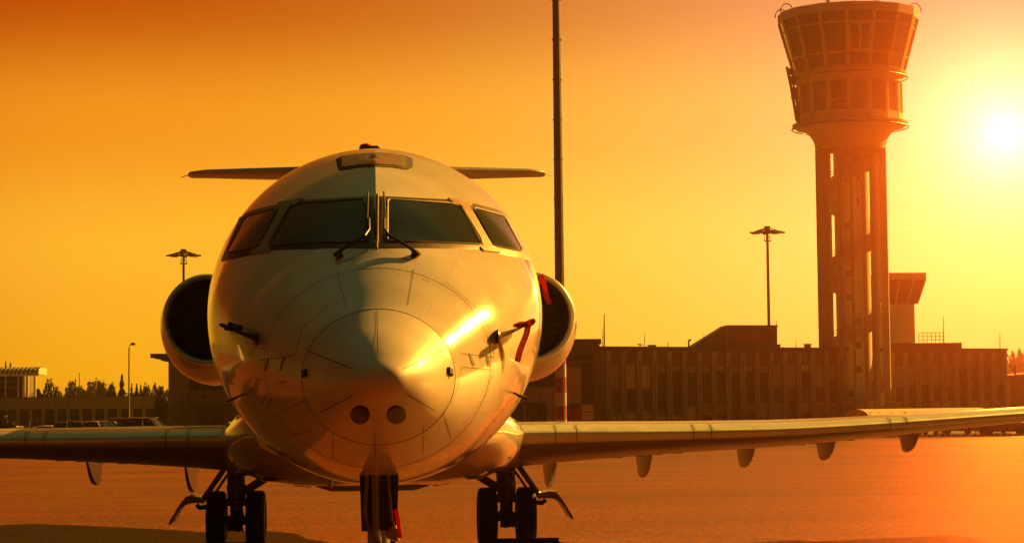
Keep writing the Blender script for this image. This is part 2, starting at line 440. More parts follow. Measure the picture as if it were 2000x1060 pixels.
for o in two(m, 'rivet_rows', 'dark_metal', jet): o['kind'] = 'stuff'
m = MB(); m.tube([hit(736, v, .016)[0] for v in range(384, 490, 5)], .010, 6); m.build('centre_post', MT['seam_dark'], jet, 50)
# wipers
m = MB()
m.tube([hit(746+i*.2, 387+i*2.6, .05)[0] for i in range(0, 33)], .0065, 6)
m.tube([hit(749, v, .02)[0] for v in range(390, 468, 6)], .005, 5)
m.build('wiper_blade', MT['rubber'], jet, 40)
mirror(m).build('wiper_blade', MT['rubber'], jet, 40)
m = MB(); m.tube([hit(u, v, o_)[0] for u, v, o_ in ((747,440,.055),(748,462,.06),(757,475,.06),(780,487,.055),(800,497,.045),(808,501,.035),(815,505,.02))], [.009,.009,.010,.012,.013,.017,.026], 8)
m.tube([hit(808,500,.0)[0], hit(810,501,.04)[0]], .024, 10)
two(m, 'wiper_arm', 'dark_metal', jet)
# roof hatch with its placard and the beacon
m = decal(MB(), [(656,312),(660,331),(667,333),(700,327),(732,325.5),(765,327.5),(797,332),(804,329),(806,325),(805,311),(793,306),(768,301.5),(739,299.5),(702,301.5),(668,306)], .006, 6)
hatch = m.build('escape_hatch', MT['seam_dark'], jet, 40)
m = decal(MB(), [(668,308),(668,326),(672,328),(700,324),(732,322.5),(765,324.5),(786,328),(792,326),(792,308.5),(768,304),(739,302),(702,304)], .011, 6)
m.build('hatch_plate', MT['splice_metal'], hatch, 40)
m = MB()
for (u0, u1, v) in ((692,716,308.5),(690,705,312),(750,782,306.5),(754,775,310.5),(700,760,316),(706,752,318.5),(716,745,321)):
    P = [hit(u, v+random.uniform(-.3,.3), .0125) for u in range(int(u0), int(u1)+1, 2)]
    for i in range(0, len(P)-1):
        if random.random() < .8:
            a, n = P[i]; b = P[i+1][0]; t = (b-a).normalized().cross(n)*.006; m.add([a-t, b-t, b+t, a+t], [(0,1,2,3)])
m.build('hatch_print', MT['red_print'], hatch)
m = MB(); decal(m, [(727,304.5),(733,304.5),(736.5,311.5),(724,311.5)], .013, 2, 0, False); m.build('hatch_emblem', MT['dark_metal'], hatch)
def crown(y): return fus(y, 0)
bx = xat(706, 4.6); bx1 = xat(745, 4.6)
m = MB(); z0 = 3.80
m.loft([[Vector((x, y, z)) for x, y in ((bx,4.5),(bx1,4.5),(bx1,5.2),(bx,5.2))] for z in (z0, 3.915)] + [[Vector((x, y, 3.935)) for x, y in ((bx+.01,4.52),(bx1-.02,4.52),(bx1-.03,5.15),(bx+.01,5.15))]])
m.build('beacon_base', MT['dark_metal'], jet)
m = MB(); m.loft([hring((bx+.05, 4.8, z), r, 14) for z, r in ((3.92,.06),(3.955,.058),(3.978,.045),(3.988,.01))]); m.build('beacon_lamp', MT['red_cloth'], jet, 50)
# radome joint, lightning strips and nose panels
q = [(739+149*math.cos(a), 736-133*math.sin(a)) for a in [k_*math.pi/60 for k_ in range(121)]]
m = MB(); P = []
for k_ in range(NA+1):
    p = fus(.76, 2*math.pi*k_/NA); c = Vector((0,.76,1.985)); P.append(p+(p-c).normalized()*.0005)
m.tube(P, .0022, 4, False); m.build('radome_joint', MT['seam_dark'], o_rad)
for a, b in (((736,606),(738,690)),((601,684),(687,720)),((788,720),(873,680)),((627,804),(692,770)),((790,767),(850,802))):
    seam([a, b], .0048, .003, 'lightning_strip', o_rad)
for s in ([(658,528),(676,600)],[(808,527),(796,596)],[(507,703),(577,694),(590,640),(640,598)],[(899,690),(965,697),(962,650),(930,600),(870,550)],
          [(901,716),(963,722),(950,770),(920,812)],[(901,716),(896,750),(880,790)],[(920,812),(900,830)],[(650,845),(650,895)],[(827,830),(826,888)],
          [(600,780),(555,800),(540,815),(570,850),(612,840)],[(730,840),(735,905)],[(865,805),(880,858)]):
    seam(s, .0032)
for s in ([(525,700),(519,723)],[(556,697),(548,722)],[(917,690),(925,714)],[(950,693),(955,716)]):
    seam(s, .016, .006, 'hinge', mt='dark_metal')
for s in ([(489,658),(484,658),(482,670),(487,670)],[(493,658),(497,658),(495,671),(491,671)],[(507,667),(503,667),(501,680),(505,680)],[(511,667),(517,667),(514,680),(510,680)],
          [(490,673),(488,688)],[(497,673),(495,687)],[(487,689),(497,688)],[(958,664),(957,677),(959,677)],[(968,667),(968,678),(966,678)]):
    seam(s, .004, .0025, 'stencil_mark')
for s in ([(518,775),(510,790)],[(530,777),(524,795),(519,792)],[(546,745),(560,745)],[(553,746),(552,752)]): seam(s, .006, .0025, 'stencil_mark')
m = MB()
for i in range(7): rivet(m, 902+i*9, 720+i*1, .003)
for i in range(8): rivet(m, 960-i*5.5, 735+i*9.6, .003); rivet(m, 866+i*2, 806+i*6.5, .003)
for i in range(3): rivet(m, 827+i*5, 538+i*3, .003); rivet(m, 828+i*5, 546+i*2, .003)
m.build('fastener_rows', MT['dark_metal'], jet)['kind'] = 'stuff'
for (u, v) in ((597,729),(877,726)):
    p, n = hit(u, v, .008); m = MB(); e = Vector((1,0,0)); e = (e-n*e.dot(n)).normalized(); f = n.cross(e)
    for s0, s1, h0 in ((-.03,-.012,.022),(.012,.028,.022),(-.012,.012,.009)):
        vs = [p+e*a+f*b+n*c for c in (-.01,.012) for b in (-h0,h0) for a in (s0,s1)]
        m.add(vs, [(0,2,3,1),(4,5,7,6),(0,1,5,4),(2,6,7,3),(0,4,6,2),(1,3,7,5)])
    m.build('radome_latch', MT['dark_metal'], o_rad)
# flush rivet rows in the skin
m = MB()
def srivet(y, ph, r=.0036):
    p = fus(y, ph); n = (fus(y, ph+.01)-p).cross(fus(y+.01, ph)-p).normalized()
    if n.dot(p-Vector((0, y+.3, 2.3))) < 0: n = -n
    a = n.orthogonal().normalized(); b = n.cross(a); p = p+n*.0012
    m.add([p+n*.001]+[p+(a*math.cos(q_)+b*math.sin(q_))*r for q_ in [k_*math.pi/3 for k_ in range(6)]], [(0, 1+i, 1+(i+1) % 6) for i in range(6)])
for y, n_ in ((.80, 84), (1.22, 110), (1.30, 110)):
    for k_ in range(n_): srivet(y, 2*math.pi*(k_+.5)/n_)
for ph in (.62, 1.05, 1.75, 2.1, 2.55):
    for sg in (1,-1):
        for k_ in range(26): srivet(.84+k_*.045+(.3 if ph < 1 else 0)*0, sg*ph)
m.build('skin_rivets', MT['frame_metal'], o_body)['kind'] = 'stuff'
for y in (1.26,):
    P = [fus(y, 2*math.pi*k_/NA) for k_ in range(NA+1)]
    m = MB(); m.tube(P, .0016, 4, False); m.build('skin_lap', MT['seam_dark'], o_body)
# two nose lamps behind round glasses
for u in (703.5, 774):
    cirp = lambda r: [(u+r*math.cos(t), 809+r*math.sin(t)*.95) for t in [2*math.pi*k_/28 for k_ in range(28)]]
    m = MB(); decal(m, cirp(19), .004, 4); lamp = m.build('landing_lamp', MT['frame_metal'], jet, 60)
    m = MB(); decal(m, cirp(16.5), .008, 5); m.build('lamp_lens', MT['lamp_glass'], lamp, 60)
# air-data probes
def probe(sgn, covered):
    e = empty('probe_holder', (0,0,0)) if False else None
    S = lambda u, v, off: (lambda p: Vector((sgn*p.x, p.y, p.z)))(hit(u, v, off)[0])
    m = MB(); base = S(972,657,.0); mid = S(985,650,.07); tip = S(1000,640,.13)
    m.loft([[base+Vector((0,dy,dz)) for dy,dz in ((-.05,-.02),(.09,-.02),(.09,.02),(-.05,.02))],[mid+Vector((0,dy,dz)) for dy,dz in ((-.035,-.012),(.05,-.012),(.05,.012),(-.035,.012))],[tip+Vector((0,dy,dz)) for dy,dz in ((-.03,-.008),(.04,-.008),(.04,.008),(-.03,.008))]])
    o = m.build('pitot_mast', MT['dark_metal'] if sgn < 0 else MT['splice_metal'], jet)
    m = MB(); m.tube([tip+Vector((0,.1,0)), tip+Vector((sgn*.005,-.10,0)), tip+Vector((sgn*.006,-.22,0))], [.016,.014,.008], 10); m.build('pitot_tube', MT['dark_metal'], o, 50)
    m = MB(); m.loft([[base+Vector((0,math.cos(t)*.10,math.sin(t)*.05))*1.0 for t in [2*math.pi*i/16 for i in range(16)]],[base+Vector((sgn*.012,math.cos(t)*.085,math.sin(t)*.04)) for t in [2*math.pi*i/16 for i in range(16)]]]); m.build('probe_base', MT['frame_metal'], o, 40)
    return tip
tipR = probe(1, True); tipL = probe(-1, False)
for sgn in (1,-1):
    p, n = hit(1003, 767, 0); p = Vector((sgn*p.x, p.y, p.z)); n = Vector((sgn*n.x, n.y, n.z)); m = MB()
    m.tube([p, p+n*.07], .008, 6); m.loft([[p+n*a+Vector((0,b,0))+Vector((0,0,c)) for b, c in ((-.05,.006),(.05,.012),(.05,-.012),(-.05,-.006))] for a in (.03,.10)])
    m.build('angle_vane', MT['dark_metal'], jet)
for (u, v) in ((649, 935),):
    pass
# red streamers
def streamer(name, label, path, wd, text=None, twist=0.6, wdir=None):
    P = [Vector(p) for p in path]
    def cr(t):
        n = len(P)-1; x = t*n; i = min(int(x), n-1); f = x-i
        p0, p1, p2, p3 = P[max(i-1,0)], P[i], P[i+1], P[min(i+2,n)]
        return .5*((2*p1)+(-p0+p2)*f+(2*p0-5*p1+4*p2-p3)*f*f+(-p0+3*p1-3*p2+p3)*f**3)
    Wd = Vector(wdir or (1,0,0)).normalized()
    def surf(t, s, off=0):
        p = cr(t); tn = (cr(min(1,t+.02))-cr(max(0,t-.02))).normalized(); a = Wd.copy(); a.rotate(Matrix.Rotation(twist*math.sin(t*4.2), 3, tn)); a = (a-tn*a.dot(tn)).normalized()
        n = a.cross(tn); return p+a*(s*wd)+n*off*(1 if n.y < 0 else -1)
    m = MB(); nu = 30; top = [[surf(i/nu, s, .0008) for s in (-.5,-.17,.17,.5)] for i in range(nu+1)]; bot = [[surf(i/nu, s, -.0008) for s in (-.5,-.17,.17,.5)] for i in range(nu+1)]
    m.loft([a+b[::-1] for a, b in zip(top, bot)])
    o = m.build(name, MT['red_cloth'], None, 60); tag(o, label, 'streamer')
    if text:
        cu = bpy.data.curves.new('t', 'FONT'); cu.body = text; cu.size = 1; to = bpy.data.objects.new('t', cu); COL.objects.link(to)
        bpy.context.view_layer.update(); dg = bpy.context.evaluated_depsgraph_get()
        me = bpy.data.meshes.new_from_object(to.evaluated_get(dg)); bpy.data.objects.remove(to, do_unlink=True)
        xs_ = [v.co.x for v in me.vertices]; W = max(xs_); m = MB()
        ln = sum((P[i+1]-P[i]).length for i in range(len(P)-1)); 
        m.add([surf(.06+.88*v.co.x/W, (v.co.y-.35)*.75, .0022) for v in me.vertices], [tuple(p.vertices) for p in me.polygons])
        pr = m.build('lettering', MT['white_print'], o); ORG
    return o
H = lambda u, v, off: hit(u, v, off)[0]
pt = tipR
rp = [at(u, v, pt.y-.10) for u, v in ((1031,635),(1028,652),(1020,672),(1014,690),(1010.5,706))]
streamer('pitot_streamer', 'red remove before flight streamer hanging from the covered pitot tube', rp, .042, 'REMOVE BEFORE FLIGHT', .35)
m = MB(); m.tube([pt+Vector((.0,.04,0)), pt+Vector((.0,-.13,.0)), pt+Vector((.003,-.25,.003))], [.026,.024,.020], 12)
m.tube([pt+Vector((-.05,-.02,-.015)), pt+Vector((-.03,-.08,-.03)), pt+Vector((0,-.1,-.02))], .007, 6)
a = at(1004,636,pt.y-.12); b = at(1030,632,pt.y-.05); m.tube([a, (a+b)/2+Vector((0,0,.004)), b], [.012,.02,.018], 10)
tag(m.build('pitot_cover', MT['red_cloth'], None, 50), 'small red cover sleeved over the pitot tube on the sunlit side', 'cover')
m = MB(); a = at(441,640,pt.y-.12); b = at(470,640,pt.y); m.tube([a, (a+b)/2, b], [.018,.026,.024], 10); c = at(455,637,pt.y-.06); m.bar(at(447,631,pt.y-.1), at(470,641,pt.y-.02), .02, .02)
m.tube([at(456,644,pt.y-.05)+Vector((math.cos(t)*.014,0,math.sin(t)*.022-.01)) for t in [2*math.pi*i/10 for i in range(11)]], .003, 5)
tag(m.build('pitot_cover', MT['dark_metal'], None, 50), 'dark pitot cover with wire ring on the shaded side of the nose', 'cover')

# ------------------------------------------------------------------ wings
WX = [0.9, 1.45, 3.8, 4.4, 8.25, 10.3]
W_LE = pchip(WX, [9.85, 10.2, 11.45, 11.77, 13.95, 15.25]); W_C = pchip(WX, [5.4, 4.95, 3.15, 2.95, 1.95, 1.55])
W_Z = pchip(WX, [1.47, 1.47, 1.44, 1.44, 1.575, 1.68]); W_U = pchip(WX, [.026,.027,.044,.046,.050,.05]); W_D = pchip(WX, [.084,.082,.075,.074,.06,.055])
def yn(s): return 10*(.2969*math.sqrt(s)-.126*s-.3516*s*s+.2843*s**3-.1036*s**4)
def wing_pt(x, s, side, out=0):
    c = W_C(x); zz = W_U(x)*c*yn(s) if side > 0 else -W_D(x)*c*yn(s)
    y = W_LE(x)+s*c - (out if s < .012 else 0)
    return Vector((x, y, W_Z(x)+zz-.012*c*s + (out if side > 0 else -out)*(1 if s > .002 else 0)))
SU = [.0,.002,.006,.012,.022,.04,.07,.12,.2,.3,.42,.55,.7,.85,1.0]
def wing_ring(x, out=0):
    return [wing_pt(x, s, 1, out) for s in SU[::-1]]+[wing_pt(x, s, -1, out) for s in SU[1:-1]]
def wside(m, name, mt, parent, sgn, smooth=30):
    return (m if sgn > 0 else mirror(m)).build(name, MT[mt], parent, smooth)
for sgn in (1,-1):
    xs_ = [.9+.2*i for i in range(0,48)]
    m = MB(); m.loft([wing_ring(x) for x in xs_]); wing = wside(m, 'wing', 'wing_paint', jet, sgn)
    segs = [1.62, 2.02, 2.27, 3.70, 3.93, 6.38, 6.62, 10.28]
    for i in range(len(segs)-1):
        a, b = segs[i]+.006, segs[i+1]-.006; m = MB(); n = max(2, int((b-a)/.3)); rows = []
        for j in range(n+1):
            x = a+(b-a)*j/n
            rows.append([wing_pt(x, s, 1, .006) for s in (.075,.06,.045,.03,.02,.012,.006,.002)]+[wing_pt(x, 0, 1, .006)]+[wing_pt(x, s, -1, .006) for s in (.0012,.003,.006,.010)])
        m.loft(rows, False, False, closed=False); wside(m, 'leading_edge_panel', 'bare_alloy', wing, sgn, 40)
    m = MB()
    for x in segs[:-1]:
        for s in (.06,.045,.032,.022,.014,.008,.004):
            for dx in (-.02,.02):
                p = wing_pt(x+dx, s, 1, .0085); m.add([p+Vector((-.0035,0,-.003)), p+Vector((.0035,0,-.003)), p+Vector((.0035,0,.003)), p+Vector((-.0035,0,.003))], [(0,1,2,3)])
    wside(m, 'edge_fasteners', 'dark_metal', wing, sgn)['kind'] = 'stuff'
    # underside access hatches: small dark recess lines
    for x in (2.9,3.15,3.4,3.65,5.3,5.5,6.0):
        p = wing_pt(x, .34, -1, .004); m = MB(); m.box(p.x-.07, p.x+.07, p.y-.03, p.y+.03, p.z-.004, p.z+.01); wside(m, 'drain_slot', 'dark_metal', wing, sgn)
    # flap-track fairings
    for x, wd, dp in ((2.30,.08,.58),(3.50,.08,.49),(4.88,.08,.41),(6.02,.08,.39),(7.26,.08,.38)):
        c = W_C(x); y0 = W_LE(x)+c*.66; y1 = W_LE(x)+c*1.0+.22; zt = W_Z(x)-W_D(x)*c*.55; m = MB(); rings = []
        for i in range(13):
            t = i/12; y = y0+(y1-y0)*t; prof = math.sin(math.pi*min(1,t*.62+.04))**.7 if t < .8 else math.sin(math.pi*min(1,t*.62+.04))**.7*(1-((t-.8)/.2)**2*.85)
            w_ = wd*max(.12, prof); dd = dp*max(.08, prof)
            rings.append([Vector((x+w_*a, y, zt+.06-(dd+.06)*b)) for a, b in ((-1.25,0),(-1.05,.25),(-.86,.48),(-.70,.70),(-.56,.88),(-.36,.98),(0,1),(.36,.98),(.56,.88),(.70,.70),(.86,.48),(1.05,.25),(1.25,0))])
        m.loft(rings); wside(m, 'flap_track_fairing', 'wing_paint', wing, sgn, 50)
    # winglet
    m = MB(); rings = []
    for h, dy, c in ((0,0,1.35),(.25,.25,1.15),(.6,.6,.85),(1.1,1.05,.5)):
        x = 10.28+h*.35; rings.append([Vector((x+.03*b*(1-h*.4), 15.25+dy+c*a, 1.72+h)) for a, b in ((0,0),(.1,.8),(.35,1),(1,0),(.35,-1),(.1,-.8))])
    m.loft(rings); wside(m, 'winglet', 'white_paint', wing, sgn, 50)
# wing-to-body fairing
m = MB(); rings = []
for y, k_ in ((8.3,0),(8.8,.35),(9.4,.68),(10.0,.9),(10.6,1),(12,1),(14,1),(15.5,.95),(17,.6),(18.2,0)):
    hw = 1.16+.52*k_; zb = 1.26-.36*k_; ztp = 1.9
    ring = []
    for (a, b) in ((-.93,1.0),(-.97,.78),(-1.0,.56),(-.97,.38),(-.88,.20),(-.72,.08),(-.45,.015),(-.2,0),(0,0),(.2,0),(.45,.015),(.72,.08),(.88,.20),(.97,.38),(1.0,.56),(.97,.78),(.93,1.0)):
        ww = hw if b < .7 else hw*(.72+.28*(1-(b-.7)/.3)) 
        ring.append(Vector((a*ww, y, zb+(ztp-zb)*b*(1 if k_ > .2 else .6+.4*k_/.2))))
    rings.append(ring)
m.loft(rings); m.build('belly_fairing', MT['white_paint'], jet, 60)
for sgn in (1,-1):
    m = MB(); rows = []
    for i in range(9):
        t = i/8; x = .95+t*.66; rows.append([wing_pt(x, s, 1, .012+.05*(1-t)**2+.03) for s in (.4,.2,.1,.05,.025,.012,.004)]+[wing_pt(x, 0, 1, .05)]+[wing_pt(x, s, -1, .012+.05*(1-t)**2+.03) for s in (.004,.012,.03,.07,.15,.3,.5)])
    m.loft(rows, False, False, closed=False); wside(m, 'root_fillet', 'white_paint', jet, sgn, 60)
    # dark door edges hanging under the belly
    m = MB(); m.prism([Vector((.55,12.6,.93)), Vector((1.02,12.6,.97)), Vector((.92,12.6,.84)), Vector((.74,12.6,.82)), Vector((.66,12.6,.88))], (0,1.4,0)); wside(m, 'gear_bay_door', 'dark_metal', jet, sgn)
m = MB(); m.prism([Vector((-.62,10.4,.915)), Vector((.62,10.4,.915)), Vector((.45,10.4,.865)), Vector((-.45,10.4,.865))], (0,3,0)); m.build('belly_panel', MT['wing_paint'], jet)
m = MB(); p = hit(649,930,0)[0]; m.tube([at(651,922,4.2), at(645,949,4.4)], .02, 8); m.build('drain_mast', MT['gear_metal'], jet, 50)

# ------------------------------------------------------------------ engines
for sgn in (1,-1):
    cx, zi, zn, y0 = 2.30, 3.03, 2.95, 17.3
    E = lambda y, rx, ru, rd, z: [Vector((cx+rx*math.sin(t), y, z+(ru if math.cos(t) > 0 else rd)*math.cos(t))) for t in [2*math.pi*i/64 for i in range(64)]]
    m = MB(); m.loft([E(y0+.10,.645,.65,.66,zi), E(y0+.35,.70,.69,.80,2.99), E(y0+.8,.745,.725,.86,2.98), E(y0+1.6,.76,.73,.88,2.98), E(y0+2.6,.70,.68,.80,2.98), E(y0+3.4,.58,.57,.62,2.98), E(y0+3.9,.47,.46,.47,2.98), E(y0+3.92,.42,.42,.42,2.98)], False, True)
    nac = wside(m, 'engine_nacelle', 'white_paint', jet, sgn, 60)
    m = MB(); m.loft([E(y0+.10,.647,.652,.662,zi), E(y0+.04,.634,.639,.646,zi), E(y0,.615,.62,.62,zi), E(y0-.002,.60,.605,.605,zi), E(y0+.03,.582,.587,.587,zi), E(y0+.12,.565,.57,.57,zi)], False, False)
    wside(m, 'inlet_lip', 'bare_alloy', nac, sgn, 70)
    m = MB(); m.loft([E(y0+.12,.565,.57,.57,zi), E(y0+.5,.53,.53,.53,zi), E(y0+.95,.53,.53,.53,zi), E(y0+1.0,.53,.53,.53,zi)], False, True); wside(m, 'inlet_duct', 'inlet_liner', nac, sgn, 70)
    m = MB(); m.loft([E(y0+.55,.01,.01,.01,zi), E(y0+.62,.07,.07,.07,zi), E(y0+.78,.13,.13,.13,zi), E(y0+.95,.16,.16,.16,zi)]); wside(m, 'fan_spinner', 'dark_metal', nac, sgn, 60)
    m = MB()
    for i in range(28):
        t = 2*math.pi*i/28; e = Vector((math.sin(t),0,math.cos(t))); f = Vector((math.cos(t),0,-math.sin(t))); c = Vector((cx, y0+.82, zi))
        m.add([c+e*.15+f*.02, c+e*.515+f*.045+Vector((0,.10,0)), c+e*.515-f*.045, c+e*.15-f*.02+Vector((0,.08,0))], [(0,1,2,3)])
    wside(m, 'fan_blades', 'dark_metal', nac, sgn)['kind'] = 'stuff'
    m = MB(); m.loft([[Vector((x, y, z)) for x, z in ((1.0,3.13),(1.7,3.10),(1.7,2.86),(1.0,2.83))] for y in (18.2,)]+[[Vector((x, y, z)) for x, z in ((1.0,3.16),(1.7,3.13),(1.7,2.83),(1.0,2.80))] for y in (19.0,20.6)]+[[Vector((x, y, z)) for x, z in ((.9,3.0),(1.8,3.0),(1.8,2.97),(.9,2.97))] for y in (21.4,)])
    wside(m, 'engine_pylon', 'white_paint', jet, sgn, 40)
    m = MB(); m.tube([Vector((1.52,y0-.05,3.56)), Vector((1.62,y0+.05,3.58)), Vector((1.75,y0+.1,3.57))], .03, 8)
    m.box(1.55,1.9,y0+.02,y0+.1,3.56,3.61); wside(m, 'inlet_latch', 'dark_metal', nac, sgn)
    bx0 = 0
streamer('engine_streamer', 'dark red streamer draped inside the sunlit engine inlet', [(sg) for sg in [at(1056,536,17.1), at(1062,552,17.12), at(1066,575,17.15), at(1074,594,17.18)]], .075, None, .5)
streamer('engine_streamer', 'short red streamer at the inboard edge of the sunlit engine inlet', [at(1058,538,17.0), at(1052,556,17.0), at(1048,578,17.0), at(1047,596,17.0)], .05, None, .7)

# ------------------------------------------------------------------ tail
m = MB(); m.loft([[Vector((b*th, y0+c*a, z)) for a, b in ((0,0),(.08,.7),(.3,1),(.7,.6),(1,0),(.7,-.6),(.3,-1),(.08,-.7))] for z, y0, c, th in ((3.3,19.4,4.6,.2),(3.9,20.5,3.7,.19),(5.9,23.5,2.6,.14),(6.1,23.7,2.6,.14))])
m.build('tail_fin', MT['white_paint'], jet, 50)
for sgn in (1,-1):
    m = MB(); m.loft([[Vector((x, y0+c*a, z+th*b)) for a, b in ((0,0),(.03,.5),(.1,.8),(.3,1),(.7,.5),(1,0),(.7,-.5),(.3,-1),(.1,-.8),(.03,-.5))] for x, y0, c, th, z in ((0,23.5,2.3,.12,5.86),(2.9,24.9,1.2,.06,5.97),(3.2,25.15,.95,.035,5.975),(3.26,25.5,.5,.015,5.975))])
    tp = wside(m, 'tailplane', 'wing_paint', jet, sgn, 50)
    m = MB(); m.tube([Vector((3.22,25.5,5.975)), Vector((3.4,25.9,5.975))], .008, 5); wside(m, 'static_wick', 'dark_metal', tp, sgn)
m = MB(); m.loft([ringpts((0,y,6.06), r, r, 16) for y, r in ((22.9,.03),(23.1,.12),(23.5,.17),(25.2,.16),(26.0,.05))]); m.build('tail_bullet', MT['white_paint'], jet, 60)

# ------------------------------------------------------------------ landing gear
def wheel(x, y, r, wd, parent):
    m = MB(); pr = [(-.5,.62),(-.5,.82),(-.46,.93),(-.36,.985),(-.2,1),(.2,1),(.36,.985),(.46,.93),(.5,.82),(.5,.62)]
    m.loft([[Vector((x+a*wd, y+b*r*math.sin(t), r+b*r*math.cos(t))) for a, b in pr] for t in [2*math.pi*i/40 for i in range(41)]], False, False, closed=False)
    ty = m.build('tyre', MT['rubber'], parent, 40)
    m = MB(); m.loft([[Vector((x+a*wd, y+b*r*math.sin(t), r+b*r*math.cos(t))) for a, b in ((-.46,.63),(-.30,.5),(-.30,.1),(.30,.1),(.30,.5),(.46,.63))] for t in [2*math.pi*i/28 for i in range(29)]], False, False, closed=False)
    m.build('rim', MT['gear_metal'], ty, 40); return ty
for sgn in (1,-1):
    gx = 1.70; GY = 14.0; B = lambda m, n, mt='gear_metal', s=40: wside(m, n, mt, leg, sgn, s)
    m = MB(); m.tube([(gx-.02,GY-.1,1.15),(gx-.01,GY-.05,.95),(gx,GY,.62)], [.135,.125,.115], 14); m.tube([(gx,GY,.62),(gx,GY,.36)], [.085,.08], 14)
    m.tube([(gx-.3,GY,.37),(gx+.3,GY,.37)], .06, 12); m.tube([(gx-.13,GY-.1,.60),(gx+.13,GY-.1,.60)], .05, 10)
    leg = wside(m, 'main_gear_leg', 'gear_metal', jet, sgn, 50)
    for dx in (-.245,.245): 
        t_ = wheel(sgn*(gx+dx), GY, .37, .24, leg)
    m = MB(); m.tube([(gx-.08,GY-.05,.72),(gx-.62,GY-.1,1.05)], [.05,.06], 8); B(m, 'side_brace')
    m = MB(); m.tube([(gx+.08,GY+.02,.98),(gx+.14,GY+.0,.9),(gx+.30,GY-.05,.66)], .018, 8); m.tube([(gx+.12,GY-.02,1.06),(gx+.44,GY-.05,.60)], .035, 8); B(m, 'door_strut')
    m = MB(); y_ = GY-.25
    out = [(gx+.60,.73),(gx+.68,.80),(gx+.80,.825),(gx+.90,.815),(gx+1.0,.66),(gx+1.08,.50),(gx+1.13,.40),(gx+1.15,.31),(gx+1.12,.33),(gx+1.05,.47),(gx+.98,.60),(gx+.90,.675),(gx+.80,.70),(gx+.66,.70)]
    m.prism([Vector((gx+.36+(x-gx-.60)*.85, y_+.02, .33+(z-.31)*.70)) for x, z in out], (0,.62,0)); B(m, 'gear_door', 'wing_paint')
    m = MB(); m.tube([(gx+.3,GY-.1,.55),(gx+.45,GY-.12,.54),(gx+.49,GY-.12,.58)], .03, 8); B(m, 'tie_down_ring', 'dark_metal')
    m = MB(); m.tube([(gx+.02,GY-.16,.95),(gx+.10,GY-.2,.8),(gx+.09,GY-.2,.66),(gx+.03,GY-.16,.52)], .012, 6); m.tube([(gx-.06,GY-.16,.9),(gx-.05,GY-.18,.6),(gx-.1,GY-.1,.42)], .010, 6); B(m, 'brake_hose', 'dark_metal')
    m = MB(); m.prism([Vector((gx-.06,GY-.12,.5)), Vector((gx+.06,GY-.12,.5)), Vector((gx+.1,GY-.3,.3)), Vector((gx-.1,GY-.3,.3))], (0,.05,-.05)); m.tube([(gx-.03,GY-.2,.3),(gx-.03,GY-.2,.24)], .03, 8); B(m, 'torque_link', 'dark_metal')
# nose gear
NY = 1.72
m = MB(); m.tube([(0,NY+.05,1.4),(0,NY,.75)], .075, 16); ng = m.build('nose_gear_leg', MT['gear_metal'], jet, 50)
m = MB(); m.tube([(0,NY,.78),(0,NY,.22)], .05, 16); m.build('piston', MT['splice_metal'], ng, 50)
for dx in (-.16,.16): wheel(dx, NY, .225, .15, ng)
m = MB(); m.tube([(-.2,NY,.225),(.2,NY,.225)], .03, 10); m.build('axle', MT['gear_metal'], ng, 40)
zt_, zb_ = zat(912,NY-.15,735), zat(1036,NY-.15,735)
m = MB(); x0, x1 = xat(701,NY-.15), xat(778,NY-.15)
m.prism([Vector((x0,NY-.15,zt_)), Vector((x0+.012,NY-.15,zb_)), Vector((x1-.015,NY-.15,zb_)), Vector((x1,NY-.15,zt_))], (0,.02,0)); dr = m.build('nose_gear_door', MT['dark_metal'], jet)
m = MB()
for x in (x0+.02, x1-.035): m.box(x, x+.018, NY-.185, NY-.152, zb_+.02, zt_-.02)
for z in (zt_-.09, zt_-.22, zb_+.12): m.box(x0+.04, x1-.05, NY-.175, NY-.152, z, z+.02)
m.build('door_stiffener', MT['dark_metal'], dr)
m = MB(); m.tube([(-.02,NY-.2,zt_+.03),(-.02,NY-.22,.98),(0,NY-.12,.86)], .028, 8); m.tube([(.06,NY-.19,zt_),(.09,NY-.2,1.05),(.12,NY-.2,.95)], .012, 6); m.tube([(-.07,NY-.19,zt_),(-.09,NY-.2,1.1),(-.05,NY-.2,.9)], .014, 6); m.build('steering_link', MT['gear_metal'], ng, 40)
m = MB(); m.tube([(.09,NY-.21,.96),(.09,NY-.23,.94)], .045, 14); m.tube([(.10,NY-.2,1.0),(.12,NY-.2,.9)], .02, 8); m.build('taxi_lamp', MT['splice_metal'], ng, 40)
m = MB(); m.tube([(.08,NY-.2,.9),(.19,NY-.2,.82)], .012, 6); m.build('tow_pin', MT['dark_metal'], ng)
streamer('gear_pin_streamer', 'red safety pin streamer hanging on the nose gear', [(.115,NY-.22,1.11),(.13,NY-.23,1.04),(.135,NY-.23,.98),(.145,NY-.23,.92)], .028, None, .4)
m = MB(); m.box(x0+.03, x1-.03, NY-.1, NY+.3, 1.36, 1.42); m.build('wheel_well', MT['seam_dark'], jet)
# chocks at the mainwheels
def chock(x, y, ln, label):
    e = empty('wheel_chock', (x, y, 0)); tag(e, label, 'chock', 'chocks at the mainwheels')
    m = MB(); m.prism([Vector((x-ln/2,y-.09,0.0)), Vector((x-ln/2,y+.09,0.0)), Vector((x-ln/2,y+.03,.13)), Vector((x-ln/2,y-.03,.13))], (ln,0,0)); m.build('block', MT['rubber'], e)
    m = MB(); m.tube([(x+ln/2,y,.07),(x+ln/2+.12,y-.02,.05),(x+ln/2+.28,y-.05,.02),(x+ln/2+.35,y+.05,.02)], .012, 6); m.build('rope', MT['dark_metal'], e)
chock(1.92, 13.45, .78, 'black chock with rope handle before the sunlit mainwheels')
chock(-1.70, 13.5, .7, 'black chock before the shaded mainwheels')

